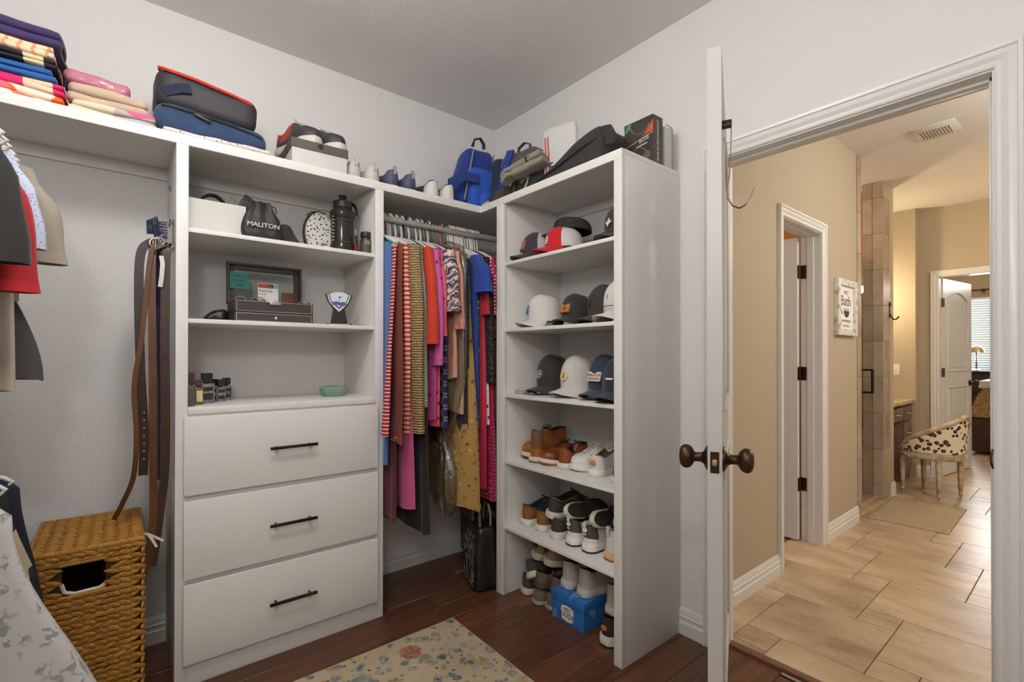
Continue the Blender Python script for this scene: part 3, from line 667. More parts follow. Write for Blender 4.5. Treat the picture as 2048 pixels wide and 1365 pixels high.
    if laces:
        g = G()
        for i in range(5):
            q = op + .015 + .052 * i; x = q * L; w_ = wd(q) * .46; z = zb(q) + ridge(q)
            g.tube([(x, -w_, z - .004), (x + .002, -w_ * .5, z + .003), (x + .004, 0, z + .005), (x + .002, w_ * .5, z + .003), (x, w_, z - .004)], .0028, 6)
        q = op + .01; z = zb(q) + ridge(q)
        for sg in (-1, 1): g.tube([(q * L, 0, z + .006), (q * L - .012, sg * .012, z + .016), (q * L + .004, sg * .028, z + .012), (q * L + .016, sg * .018, z + .004), (q * L + .02, sg * .03, z - .006)], .002, 6)
        obj('laces', g, P(laces, .8), t)
    if tab:
        g = G(); g.tube([(.004, 0, hs + hc * .72), (-.006, 0, hs + hc * .95), (-.004, 0, hs + hc * 1.18), (.004, 0, hs + hc * 1.2), (.010, 0, hs + hc * .92)], 0, flat=(.015, .003, (1, 0, 0))); obj('pull_tab', g, P(tab, .8), t)
    if logo == 'trefoil':
        g = G(); M0 = Matrix(((0, 0, -1, -.0035), (-1, 0, 0, 0), (0, 1, 0, hs + hc * .62), (0, 0, 0, 1)))
        for a in (-38, 0, 38):
            g.prism([(.0045 * math.sin(u_) * (1) , .012 + .0085 * math.cos(u_)) for u_ in [2 * math.pi * i / 10 for i in range(10)]], 0, .0008, M0 @ T(rz=a))
        for i in range(3): g.box((-.008, -.004 - .003 * i, 0), (.008, -.0025 - .003 * i, .0008), M=M0)
        obj('logo', g, P('#efefec', .6), t)
    if logo == 'heel_patch':
        g = G(); g.box((-.0055, -.014, hs + hc * .45), (.004, .014, hs + hc * .75), .002); obj('logo_patch', g, P('#4a4238', .8), t)
    if logo == 'oval':
        g = G(); g.lathe([(.013, 0), (.013, .002)], 16, T(-.002, 0, hs + hc * .5, 0, -90, 0), sx=.9, sy=1.1); obj('logo_patch', g, P('#c87a45', .6), t)
    return t
def cap(label, loc, rz, front, back=None, brim=None, a=.092, b=.080, h=.118, brimlen=.072, btn=None, tilt=(0, 0), patch=None, name='baseball_cap', mesh=False, curve=.020, under=None, group='caps on the shelf unit'):
    t = thing(name, label, 'cap', loc, (tilt[0], tilt[1], rz), group)
    mk = lambda c: fabric(c, .88, 700, .2) if isinstance(c, str) else c
    mf, mb_, mbr = mk(front), (mk(back) if back else mk(front)), (mk(brim) if brim else mk(front))
    g = G(); NA, NH = 36, 12; rings = []
    def crown(ang, u):
        el = u * math.pi / 2; cx_ = math.cos(el) ** .72; zz = math.sin(el) ** .86 * h
        rx = a * (1.0 if math.cos(ang) < 0 else .96); fr = max(0, math.cos(ang))
        x = rx * cx_ * math.cos(ang) + fr * .010 * math.sin(min(1, u * 1.5) * math.pi); y_ = b * cx_ * math.sin(ang)
        z = zz + .012 * fr * math.sin(u * math.pi * .9); pin = 1 - .012 * abs(math.cos(3 * ang)) ** 12
        return (x * pin, y_ * pin, z)
    for i in range(NH): rings.append([crown(2 * math.pi * j / NA, i / NH) for j in range(NA)])
    rings.append([crown(2 * math.pi * j / NA, .985) for j in range(NA)])
    vs_ = [p for r_ in rings for p in r_]; g.v = [Vector(p) for p in vs_]
    for i in range(NH):
        for j in range(NA):
            an = 2 * math.pi * (j + .5) / NA; k_ = 0 if math.cos(an) > .42 else 1
            g.f.append((i * NA + j, i * NA + (j + 1) % NA, (i + 1) * NA + (j + 1) % NA, (i + 1) * NA + j)); g.mi.append(k_)
    g.f.append(tuple(NH * NA + j for j in range(NA))); g.mi.append(0)
    obj('crown', g, [mf, mb_], t, angle=60)
    g = G(); NB = 18; top = []; low = []
    for j in range(NB + 1):
        an = R(-78) + R(156) * j / NB; c_ = math.cos(an); ix, iy = a * .95 * c_, b * .99 * math.sin(an)
        ox = ix + brimlen * (max(0, c_) ** .55); oy = iy * 1.05
        dz = -curve * (iy / b) ** 2; dz2 = -curve * 1.25 * (oy / b) ** 2 - .012
        top.append([(ix, iy, .010 + dz * .4), ((ix + ox) / 2, (iy + oy) / 2, .007 + (dz + dz2) / 2), (ox, oy, dz2 + .006)])
    zmin = min(p[2] for r_ in top for p in r_)
    rings = [[Vector(p) for p in r_] + [Vector(p) - Vector((0, 0, .0035)) for p in r_[::-1]] for r_ in top]
    g.loft(rings); obj('brim', g, mbr, t, angle=50)
    g = G(); g.lathe([(.007, 0), (.0065, .003), (.003, .0055), (0, .006)], 10, T(.0, 0, h * .985)); obj('button', g, mk(btn or front if isinstance(front, str) or btn else '#333333'), t)
    if patch:
        w_, hh, col, txt, tcol, shape = patch; pz = h * .42
        M0 = T(a * .912 + .0095, 0, pz, 0, 90 - 16, 0) @ T(rz=90)
        g = G()
        if shape == 'round': g.lathe([(w_, -.008), (w_, .001), (w_ * .93, .0018)], 22, M0)
        else: g.box((-w_, -hh, -.008), (w_, hh, .0015), .0015, M=M0)
        if col: obj('patch', g, P(col, .75), t)
        for s_, sz, x_, y_, tc, sxx in txt:
            g = G()
            if s_ == '*star': g.prism([((.010 if i % 2 == 0 else .0045) * math.cos(R(90 + 36 * i)), (.010 if i % 2 == 0 else .0045) * math.sin(R(90 + 36 * i))) for i in range(10)], .0015, .0028, M0 @ T(x_, y_, 0, s=sz))
            elif s_ == '*golfer':
                g.lathe([(.0001, 0), (.006, .0), (.006, .0015)], 10, M0 @ T(.0, .020, .0015)); g.tube([(0, .012, .002), (.002, 0, .002), (-.004, -.012, .002), (-.003, -.024, .002)], [.006, .006, .004, .003], 6, M0); g.tube([(.002, 0, .002), (.008, -.012, .002), (.008, -.024, .002)], [.005, .004, .003], 6, M0); g.tube([(0, .010, .002), (-.010, .018, .002), (-.018, .028, .002)], [.003, .003, .0015], 6, M0)
            elif s_ == '*ring':
                for i in range(14):
                    an = R(360 / 14 * i); g.box((-.0016, -.0035, 0), (.0016, .0035, .0012), M=M0 @ T(.0185 * math.cos(an), .0185 * math.sin(an), .0015, rz=math.degrees(an) - 90))
            elif s_ == '*bar': g.box((-x_, y_ - sz, .0012), (x_, y_ + sz, .0024), M=M0)
            elif s_ == '*blob': g.lathe([(sz, 0), (sz, .0012)], 10, M0 @ T(x_, y_, .0014))
            elif s_ == '*texas': g.prism([(p * sz, q * sz) for p, q in ((-.4, .1), (-.1, .1), (-.1, .6), (.15, .6), (.15, .25), (.6, .15), (.65, -.15), (.3, -.35), (.15, -.75), (-.05, -.55), (-.2, -.3), (-.4, -.2))], .0012, .0024, M0)
            else: g.text(s_, sz, M0 @ T(x_, y_, .002), .0006, sx=sxx)
            obj('emblem', g, P(tc, .7), t)
    for o_ in t.children:
        o_.location.z -= zmin - .0035
    return t
m_meshback = pattern('dot', ['#d6d2ca', '#8d8a84'], 260)
# ---------------------------------------------------------------- caps on the tall shelf unit
z1, z2, z3, z4, z5 = SH[0], SH[1], SH[2], SH[3], SH[4]
cap('dark navy trucker cap with grey mesh back and red framed patch', (-.25, -.720, z1), 152, '#3a3640', '#b5b1aa', '#37343c', patch=(.030, .026, '#c8584a', [('*bar', .022, .026, 0, '#20242e', 1), ('RT', .036, 0, -.002, '#e8e4dc', 1)], None, 'sq'))
cap('red fronted trucker cap with white mesh back and round patch on the top cap shelf', (-.275, -.925, z1), 146, '#c41724', '#c9c6c0', '#b31621', h=.100, patch=(.026, .026, '#d8d2bb', [('*blob', .010, 0, .004, '#8b2a22', 1), ('*bar', .004, .016, -.010, '#5b6a44', 1)], None, 'round'))
cap('black camouflage cap lying on top of the red cap', (-.20, -.900, z1 + .098), 110, pattern('blotch', ['#211d1d', '#2d2828', '#3a342f'], 22), None, '#241f20', h=.070, tilt=(4, -3), a=.098, b=.086)
cap('dark blue and black cap wedged behind the navy and red caps', (-.13, -.800, z1), 112, '#20284c', '#26221f', '#1f1b1c', h=.105)
cap('dark cap with a curled brim lying behind the red cap', (-.10, -1.06, z1), 40, '#332c27', None, None, h=.085)
cap('charcoal cap with a white Texas emblem half hidden by the shelf frame', (-.23, -1.245, z1), 172, '#3b3633', None, None, h=.135, patch=(.03, .03, None, [('*texas', .030, 0, 0, '#d9d5cd', 1)], None, 'sq'))
cap('white cap with a blue golfer emblem', (-.25, -.760, z2), 158, '#d5d1ca', None, '#cbc7bf', h=.135, patch=(.03, .03, None, [('*golfer', 1, 0, 0, '#2a6fa5', 1)], None, 'sq'), btn='#d5d1ca')
cap('black cap with a tan leather Texas patch', (-.235, -.975, z2), 178, '#2f2b2a', None, None, h=.118, a=.086, b=.074, patch=(.030, .021, '#b07440', [('*texas', .015, 0, 0, '#3b2414', 1)], None, 'sq'))
cap('charcoal cap with a dark raised letter T', (-.20, -1.125, z2), 165, '#3a3632', None, '#35312d', h=.150, patch=(.03, .03, None, [('T', .085, 0, .006, '#201d1b', 1)], None, 'sq'))
cap('white rope cap beside the shelf frame, mostly hidden', (-.27, -1.275, z2), 170, '#d4d0c9', None, '#d4d0c9', h=.145, patch=(.03, .03, None, [('*bar', .0015, .05, -.03, '#2a2725', 1), ('I', .03, 0, .012, '#2a2725', 1)], None, 'sq'))
cap('black cap with a round white star emblem', (-.190, -.765, z3), 178, '#34302f', None, '#3b3735', h=.165, brimlen=.080, a=.10, patch=(.03, .03, None, [('*ring', 1, 0, 0, '#e6e2da', 1), ('*star', 1, 0, 0, '#e6e2da', 1)], None, 'sq'))
cap('light grey perforated cap with a colourful oval patch', (-.215, -.965, z3), 176, '#cbc7be', m_meshback, '#cfcbc3', h=.160, brimlen=.080, a=.10, patch=(.024, .03, '#d8c9a8', [('*blob', .0105, .002, .005, '#c4812e', 1), ('*bar', .003, .012, -.008, '#2f7f96', 1)], None, 'round'))
cap('slate blue cap with a white and red name patch', (-.205, -1.130, z3), 180, '#2f3a4c', None, '#39475a', h=.165, brimlen=.080, patch=(.038, .022, '#d6cdc2', [('MAHOP', .018, 0, .005, '#3a2a2c', 1.15), ('*bar', .0014, .032, -.008, '#b3413a', 1), ('*bar', .0014, .032, -.013, '#b3413a', 1)], None, 'sq'))
cap('dark navy cap with a small white arrow emblem at the shelf frame', (-.27, -1.265, z3), 184, '#33323f', None, '#37353f', h=.155, brimlen=.080, patch=(.03, .03, None, [('*bar', .0035, .018, 0, '#e8e6e2', 1)], None, 'sq'))
t = thing('plastic_wrap', 'crumpled clear plastic wrap lying beside the black star cap', 'wrap', (-.325, -.665, z3)); g = G(); soft(g, .05, .07, .016, .008, 8, .010, 60, 3); obj('film', g, P('#dedbd5', .15, Transmission_Weight=.6), t)
# ---------------------------------------------------------------- shoes on the tall shelf unit
TAN, BRN = '#9a5a20', '#8a4520'
def leather(c, c2): return P(c, .38, var=(c2, 14), bump=(90, .12, .001))
shoe('ankle_boot', 'tan leather ankle boot with its toe towards the closet', (-.045, -.705, z4), 170, TAN, '#c9bda4', hc=.125, hi=.125, ht=.058, op=.42, dip=.97, lining='#2a2130', laces='#241c18', up_mat=leather('#a4621f', '#7f461b'), out='#5b4a38', group='tan ankle boots', L=.27)
shoe('ankle_boot', 'tan leather ankle boot with its heel towards the closet', (-.335, -.760, z4), 12, TAN, '#cfc6ae', hc=.135, hi=.13, ht=.058, op=.42, dip=.97, lining='#332a3e', laces='#241c18', up_mat=leather('#a96a25', '#875020'), heel=leather('#6d4a30', '#7f5636'), out='#5b4a38', group='tan ankle boots', L=.28)
shoe('dress_shoe', 'brown leather dress shoe with its toe towards the closet', (-.055, -.870, z4), 172, BRN, '#d8d2c2', hc=.068, hi=.08, op=.46, dip=.74, lining='#1f1a19', laces='#1d1613', up_mat=leather('#8f4a24', '#6d3218'), out='#a5673a', group='brown leather dress shoes', hs=.022)
shoe('dress_shoe', 'brown leather dress shoe with its heel towards the closet', (-.325, -.950, z4), 8, BRN, '#d8d2c2', hc=.072, hi=.08, op=.46, dip=.66, lining='#1f1a19', laces='#1d1613', up_mat=leather('#97502a', '#74381c'), group='brown leather dress shoes', hs=.026)
shoe('sneaker', 'white canvas sneaker with tan trim, toe towards the closet', (-.035, -1.055, z4), 172, '#dcd8d0', '#e4e0d8', hc=.062, hi=.08, op=.5, lining='#6b5a44', laces='#e4e0d8', tongue='#b7b2a8', group='white sneakers with tan trim')
shoe('sneaker', 'white canvas sneaker with tan trim, heel towards the closet', (-.315, -1.140, z4), 10, '#dcd8d0', '#e4e0d8', hc=.072, hi=.08, op=.5, lining='#5d4c3a', laces='#e4e0d8', collar='#b0783a', logo='oval', group='white sneakers with tan trim')
shoe('sneaker', 'dark sneaker almost hidden behind the shelf frame on the boot shelf', (-.34, -1.285, z4), 0, '#3a3430', '#d8d4ca', L=.27)
BN = P('#8a5a2b', .8, var=('#74481f', 20), bump=(300, .2, .001))
for i, (yy, rz) in enumerate(((-.672, -5), (-.785, -3))):
    shoe('sneaker', ('brown suede sneaker with navy collar, nearest the corner of its shelf', 'brown suede sneaker with navy collar beside the stacked black sneakers')[i], (-.325, yy, z5), rz, '#8a5a2b', '#d8d3c8', hc=.075, hi=.085, lining='#20222a', collar='#31343f', laces='#3a2018', tongue='#5a3520', up_mat=BN, hs=.030, group='brown and navy sneakers', mid='#343844')
DK = P('#3d3935', .8, var=('#2f2c2a', 20), bump=(300, .2, .001))
shoe('sneaker', 'charcoal sneaker with brown heel collar at the bottom of a stack', (-.335, -.900, z5), -2, '#3d3935', '#d2cdc2', hc=.074, hi=.085, lining='#26221f', collar='#b5742f', laces='#2a2522', up_mat=DK, hs=.030, group='charcoal and brown sneakers')
shoe('sneaker', 'charcoal sneaker with brown heel collar stacked on its twin', (-.335, -.870, z5 + .092), -6, '#3d3935', '#d2cdc2', hc=.074, hi=.085, lining='#26221f', collar='#a8682b', laces='#2a2522', up_mat=DK, hs=.030, rot=(6, 4), group='charcoal and brown sneakers')
WS = P('#dddad4', .6, bump=(200, .1, .001))
for i, yy in enumerate((-1.012, -1.113)):
    shoe('sneaker', ('white sneaker with dark heel and leaf logo next to the charcoal sneakers', 'white sneaker with dark heel and leaf logo nearer the shelf frame')[i], (-.335, yy, z5), (-4, -2)[i], '#dddad4', '#e6e3dd', hc=.085, hi=.09, lining='#4b443c', heel='#4a453e', tab='#dddad4', up_mat=WS, out='#2a2724', hs=.036, logo='trefoil', group='white sneakers with leaf logo', W=.100)
shoe('sneaker', 'white sneaker with gum sole at the shelf frame', (-.325, -1.235, z5), 0, '#d6d3cd', '#d9b27a', hc=.095, hi=.09, lining='#4b443c', tab='#d6d3cd', hs=.034, out='#8a5a2b')
def slide(label, loc, rot, group):
    t = thing('slide_sandal', label, 'sandal', loc, rot, group)
    N2 = 40; g = G()
    def o_(off): return [((.5 - .5 * math.cos(2 * math.pi * i / N2)) * (.27 + 2 * off) - off, (-1 if i < N2 / 2 else 1) * (lerps(WID, .5 - .5 * math.cos(2 * math.pi * i / N2)) * .104 * math.sqrt(max(.02, 1 - (2 * abs(.5 - .5 * math.cos(2 * math.pi * i / N2) - .5)) ** 6)) + off)) for i in range(N2)]
    g.loft([[(x, y_, zz) for x, y_ in o_(off)] for off, zz in ((-.002, 0), (.002, .004), (.002, .024), (-.001, .028))]); obj('footbed', g, P('#cfc8b8', .7), t)
    g = G(); g.loft([[(x, y_, zz) for x, y_ in o_(off)] for off, zz in ((-.004, .0275), (-.003, .031), (-.009, .030))]); obj('insole', g, P('#352f29', .85), t)
    g = G(); NS = 14
    rings = []
    for x0 in (.10, .13, .16, .19, .215):
        w_ = lerps(WID, x0 / .27) * .104 + .003; hh = .062 - .10 * (x0 - .10)
        rings.append([(x0, w_ * math.cos(math.pi * i / NS), .010 + hh * math.sin(math.pi * i / NS) ** .8) for i in range(NS + 1)] + [(x0, w_ * .93 * math.cos(math.pi * i / NS), .008 + (hh - .005) * math.sin(math.pi * i / NS) ** .8) for i in range(NS, -1, -1)])
    g.loft(rings); st_ = obj('strap', g, P('#38332e', .85, bump=(300, .2, .001)), t)
    g = G(); 
    for sg in (-1, 1): g.text('ADIDAS', .014, Matrix(((-sg, 0, 0, .158), (0, 0, sg, sg * .0535), (0, 1, 0, .032), (0, 0, 0, 1))), .0012)
    obj('lettering', g, P('#dedad2', .7), st_)
slide('dark slide sandal with cream sole tilted on the charcoal and white sneakers', (-.345, -.985, z5 + .150), (62, 8, -6), 'slide sandals')
slide('dark slide sandal with cream sole lying on its side over the leaf logo sneakers', (-.335, -1.135, z5 + .150), (74, 6, -2), 'slide sandals')
shoe('sneaker', 'dark olive shoe piled behind the slide sandals at the shelf frame', (-.29, -1.255, z5 + .139), 0, '#3a322c', '#b8a888', hc=.07, L=.25, hs=.024)
# floor level
GR = P('#7b6d5e', .85, var=('#5f5348', 24), bump=(250, .3, .0015)); DG = P('#4a433e', .85, var=('#3a3430', 24), bump=(250, .3, .0015))
shoe('slip_on', 'dark grey slip-on shoe with cream sole on the wood floor', (-.325, -.672, 0), -8, '#4a433e', '#c9c1ae', hc=.07, hi=.07, lining='#2a2522', up_mat=DG, hs=.030, L=.27)
shoe('slip_on', 'dark grey slip-on with cream sole leaning on the floor shoes', (-.335, -.730, .100), -14, '#4a433e', '#cdc5b2', hc=.065, hi=.07, lining='#2a2522', up_mat=DG, hs=.028, L=.26, rot=(-34, 6))
shoe('moccasin', 'worn taupe moccasin on the floor at the bottom of the pile', (-.350, -.790, 0), -4, '#8a7a68', '#9a8f82', hc=.062, hi=.068, lining='#2a2420', up_mat=GR, hs=.018, L=.27, group='taupe moccasins')
shoe('moccasin', 'worn taupe moccasin on the floor beside the blue shoe box', (-.335, -.868, .0), -2, '#8a7a68', '#9a8f82', hc=.066, hi=.068, lining='#2a2420', up_mat=GR, hs=.018, L=.24, W=.085, group='taupe moccasins')
shoe('moccasin', 'brown moccasin stacked on the taupe moccasins, sole hidden', (-.345, -.795, .084), -8, '#6b5a4b', '#4a423c', hc=.058, hi=.064, lining='#17130f', up_mat=P('#6f5c50', .8, var=('#564439', 20)), hs=.020, L=.27, W=.110, rot=(0, 3), group='brown moccasins')
shoe('moccasin', 'brown moccasin stacked beside the blue shoe box', (-.325, -.880, .086), -16, '#6b5a4b', '#4a423c', hc=.056, hi=.064, lining='#17130f', up_mat=P('#6f5c50', .8, var=('#564439', 20)), hs=.020, L=.25, W=.085, rot=(0, 3), group='brown moccasins')
BE = P('#a08a6e', .85, var=('#8a7558', 24), bump=(300, .3, .001))
for i, (yy, zz, rz) in enumerate(((-.735, .205, -12), (-.820, .205, -20))):
    shoe('casual_shoe', ('tan canvas shoe with heel label on top of the floor pile, nearer the corner', 'tan canvas shoe with heel label on top of the floor pile, nearer the blue box')[i], (-.315, yy, zz), rz, '#a08a6e', '#cfc5b2', hc=.066, hi=.075, lining='#5a4c3c', up_mat=BE, hs=.032, rot=(10, 8), logo='heel_patch', L=.27, group='tan canvas shoes')
t = thing('shoe_box', 'blue cardboard shoe box with a white printed badge', 'box', (-.2, -1.018, 0))
m_blue = pattern('blotch', ['#2f72b8', '#2f72b8', '#2a68ab', '#5a92cc'], 9, .5)
g = G(); g.box((-.152, -.101, 0), (.150, .101, .118), .002); obj('body', g, m_blue, t)
g = G(); g.box((-.155, -.1035, .088), (.153, .1035, .131), .002); ld = obj('lid', g, m_blue, t)
MB = Matrix(((0, 0, -1, -.1525), (-1, 0, 0, .0), (0, 1, 0, .048), (0, 0, 0, 1)))
g = G(); g.prism([(-.038, -.024), (-.030, -.031), (0, -.036), (.030, -.031), (.038, -.024), (.038, .024), (.030, .031), (0, .036), (-.030, .031), (-.038, .024)], 0, .0012, MB); bd = obj('badge', g, P('#e6ddd0', .7), t)
g = G(); g.text('HEY', .022, MB @ T(0, .017, .0015), .0004, sx=1.1); g.text('DUDE', .030, MB @ T(0, -.010, .0015), .0004, sx=1.0); g.box((-.024, .005, .0012), (.024, .0062, .0018), M=MB); obj('lettering', g, P('#2a2f3a', .7), bd)
for i, yy in enumerate((-.960, -1.062)):
    shoe('sneaker', ('chunky off-white sneaker on the blue box, nearer the corner', 'chunky off-white sneaker on the blue box, nearer the shelf frame')[i], (-.315, yy, .132), (-2, -8)[i], '#bdb6ae', '#cbc6c0', hc=.092, hi=.095, ht=.06, lining='#5d5349', hs=.036, W=.108, L=.29, group='off-white sneakers on the blue box', laces='#c5bfb6')
shoe('sneaker', 'black trail sneaker with orange oval badge on the floor by the shelf frame', (-.352, -1.235, 0), 4, '#2f2a26', '#d8d2c4', hc=.082, hi=.09, lining='#1d1917', hs=.040, out='#1d1917', logo='oval', L=.29)
shoe('sneaker', 'beige sneaker standing on the black trail sneaker', (-.32, -1.235, .122), 2, '#b5a794', '#c2b8a8', hc=.10, hi=.095, ht=.06, lining='#5d5349', hs=.030, L=.28, W=.098)
# ---------------------------------------------------------------- things on the open shelves of the drawer cabinet
zA, zB, zC = SH[0], SH[1], 1.038
blk = fabric('#272422', .8, 500, .25)
t = thing('storage_bin', 'white open storage bin full of small gear on the upper cabinet shelf', 'bin', (-1.655, -.200, zA))
g = G(); bx0, by0, bh = .118, .120, .137
for a, b in (((-bx0, -by0, 0), (bx0, -by0 + .004, bh)), ((-bx0, by0 - .004, 0), (bx0, by0, bh)), ((-bx0, -by0, 0), (-bx0 + .004, by0, bh)), ((bx0 - .004, -by0, 0), (bx0, by0, bh))): g.box(a, b)
g.box((-bx0, -by0, 0), (bx0, by0, .004)); obj('body', g, P('#cfcdc6', .45), t)
t = thing('headset', 'black headset with grey ear pad lying in the white bin', 'headset', (-1.640, -.17, zA + .12))
g = G(); g.tube([(.055 * math.cos(R(a)), .01, .010 + .075 * math.sin(R(a))) for a in range(0, 181, 15)], 0, flat=(.03, .008, (0, 0, 1))); obj('band', g, blk, t)
g = G(); soft(g, .045, .035, .05, .015, 4, M=T(-.045, -.012, -.004)); obj('pad', g, P('#7f858d', .6), t); g = G(); soft(g, .03, .03, .05, .012, 4, M=T(.05, 0, -.01)); obj('pad', g, blk, t)
t = thing('sun_visor', 'pale blue visor strap sticking up at the left of the white bin', 'visor', (-1.715, -.18, zA + .11)); g = G(); g.box((-.03, -.004, 0), (.03, .004, .12), .003, M=T(ry=-28)); obj('strap', g, P('#5f7d9c', .7), t); g = G(); g.lathe([(.026, 0), (.026, .02), (.02, .026)], 16, T(-.005, -.02, .03, 90, 0, 0)); obj('roll', g, P('#cfccc6', .6), t)
t = thing('gadget_box', 'small black product box leaning out of the white bin', 'box', (-1.548, -.18, zA + .115), (0, 32, 0)); g = G(); g.box((-.035, -.045, 0), (.035, .045, .10), .002); obj('carton', g, P('#2a2725', .5), t); g = G(); g.box((-.022, -.0458, .03), (.016, -.045, .06)); obj('label', g, P('#14120f', .5), t)
t = thing('charger_cable', 'two pale cable ends standing in the white bin', 'cable', (-1.585, -.19, zA + .10)); g = G(); g.tube([(0, 0, 0), (.004, 0, .06), (.012, 0, .11)], .004, 8); obj('cable', g, P('#a9a8a0', .4), t); g = G(); g.tube([(.012, 0, 0), (.018, 0, .06), (.026, 0, .10)], .004, 8); obj('cable', g, P('#8f9a90', .4), t)
t = thing('price_tag', 'white paper tag poking out beside the drawstring bag', 'tag', (-1.515, -.22, zA + .135), (0, 35, 0)); g = G(); g.box((-.03, -.001, 0), (.03, .001, .035)); obj('paper', g, P('#dedad2', .8), t)
t = thing('drawstring_bag', 'black drawstring pouch with white printed lettering', 'bag', (-1.487, -.345, zA))
def fbag(p): u = p.z / .165; w_ = 1 - .50 * smooth(.35, 1, u); return (p.x * w_ + .004 * math.sin(p.x * 160) * smooth(.5, 1, u), p.y * (1 - .55 * u) + .006 * math.sin(p.x * 110) * u, p.z)
g = G(); soft(g, .150, .07, .160, .025, 12, .004, 22, 1, fbag); bg = obj('pouch', g, P('#2b2624', .6, bump=(60, .3, .003)), t)
g = G(); g.tube([(-.037, 0, .150), (0, -.016, .150), (.037, 0, .150), (.052, -.004, .145), (.056, -.004, .125), (.046, -.006, .118), (.040, -.004, .140)], .0025, 6); obj('cord', g, P('#171514', .7), t)
g = G(); MX = Matrix(((1, 0, 0, .0), (0, 0, -1, -.0365), (0, 1, 0, .055), (0, 0, 0, 1))); g.text('MALITON', .026, MX, .003, sx=1.08); obj('lettering', g, P('#d9d6d0', .7), bg)
t = thing('soft_pouch', 'small black cloth pouch slumped beside the drawstring bag', 'pouch', (-1.352, -.27, zA)); g = G(); soft(g, .10, .08, .098, .03, 10, .008, 18, 5, lambda p: (p.x * (1 - .55 * p.z / .1) - .25 * p.z, p.y * (1 - .4 * p.z / .1), p.z)); obj('cloth', g, fabric('#2c2725', .85, 500, .3), t)
t = thing('sticker_case', 'white oval case covered in small black doodles behind the jug', 'case', (-1.205, -.17, zA))
g = G(); NC = 28
def case_pt(a, y_): x = .062 * math.cos(a); z = .105 + .100 * math.sin(a); return (x, y_, max(z, .003))
g.loft([[case_pt(2 * math.pi * i / NC, y_) for i in range(NC)] for y_ in (-.030, .030)]); 
s_ = Nodes('doodle_print'); v_ = s_.co(); d_ = s_.voro(v_, 75); n_ = s_.noise(v_, 190, 2); e_ = s_.math('ADD', d_.outputs['Distance'], s_.math('MULTIPLY', n_, .5)); s_.set(s_.ramp(e_, [(0, '#26221f'), (.50, '#26221f'), (.56, '#d8d4cc')], 'CONSTANT'), .6); obj('shell', g, s_.m, t, angle=30)
g = G(); g.tube([Vector(case_pt(2 * math.pi * i / NC, 0)) * 1.0 for i in range(NC + 1)], .0085, 8); obj('zip_edge', g, blk, t); g = G(); g.tube([(-.045, -.01, .178), (-.055, -.012, .188), (-.035, -.014, .205), (0, -.014, .212), (.03, -.012, .207)], 0, flat=(.012, .003, (0, 0, 1))); obj('wrist_loop', g, blk, t)
t = thing('water_jug', 'large dark translucent water jug with screw cap', 'bottle', (-1.120, -.27, zA))
m_jug = P('#3b3833', .12, Transmission_Weight=.35, IOR=1.3); g = G(); g.lathe([(.048, 0), (.056, .006), (.057, .045), (.0535, .052), (.0535, .165), (.059, .172), (.060, .192), (.056, .205), (.046, .215), (.040, .220), (.040, .226)], 36); jb = obj('body', g, m_jug, t)
g = G(); MJ = T(0, 0, 0, 0, 0, 0)
fw_ = []
for i in range(9):
    a = R(-120 + 10 * i - 0); fw_.append((.0565 * math.cos(a - R(5)), .0565 * math.sin(a - R(5))))
g.tube([(fw_[0][0], fw_[0][1], .060), (fw_[0][0], fw_[0][1], .150)] + [(x, y_, .158) for x, y_ in fw_] + [(fw_[-1][0], fw_[-1][1], .150), (fw_[-1][0], fw_[-1][1], .060)] + [(x, y_, .054) for x, y_ in fw_[::-1]], .002, 6); obj('window_rim', g, P('#5a5752', .15), jb)
g = G()
for i in range(8): g.lathe([(.0035, -.003), (.0035, .003)], 8, T(.0572 * math.cos(R(205)), .0572 * math.sin(R(205)), .06 + .016 * i, 0, 90, 205)); 
g.f and obj('measure_marks', g, P('#b9b5ae', .6), jb, kind='stuff')
g = G(); g.lathe([(.043, .222), (.044, .226), (.044, .250), (.040, .254), (.020, .256), (.020, .256), (.0175, .262), (.0165, .276), (.019, .278), (.019, .284), (0, .285)], 28); cp = obj('cap', g, P('#2a2726', .45), t)
g = G(); g.tube([(.030, -.01, .252), (.052, -.014, .245), (.062, -.016, .225), (.064, -.016, .200)], 0, flat=(.022, .006, (1, 0, 0))); obj('carry_loop', g, P('#2a2726', .45), cp)
for i, (lab, x, y_, r_, h_, c, cap_, band) in enumerate((('dark grey supplement bottle with white print at the shelf end', -1.030, -.335, .029, .110, '#3a3531', '#2d2926', '#b8452c'), ('slim clear bottle with red label beside the jug', -1.066, -.285, .0135, .128, '#3b3632', '#8a8782', '#a3211c'))):
    t = thing('pill_bottle', lab, 'bottle', (x, y_, zA)); g = G(); g.lathe([(r_ * .9, 0), (r_, .004), (r_, h_ * .62), (r_ * .75, h_ * .74), (r_ * .7, h_ * .78)], 24); b_ = obj('body', g, P(c, .35), t)
    g = G(); g.lathe([(r_ * .86, h_ * .76), (r_ * .9, h_ * .78), (r_ * .9, h_ * .98), (r_ * .8, h_), (0, h_)], 24); obj('cap', g, P(cap_, .4), t)
    g = G(); g.lathe([(r_ * 1.01, h_ * .08), (r_ * 1.015, h_ * .09), (r_ * 1.015, h_ * .46), (r_ * 1.01, h_ * .47)], 24); obj('label', g, P(band if i else '#45403b', .5), b_)
    if not i:
        g = G()
        for j in range(4): g.box((-.020, -.0303, .062 - j * .005), (-.004, -.0296, .064 - j * .005), M=T(rz=18))
        g.box((.008, -.0303, .045), (.020, -.0290, .060), M=T(rz=30)); obj('print', g, P('#d6d2ca', .6), b_, kind='stuff')
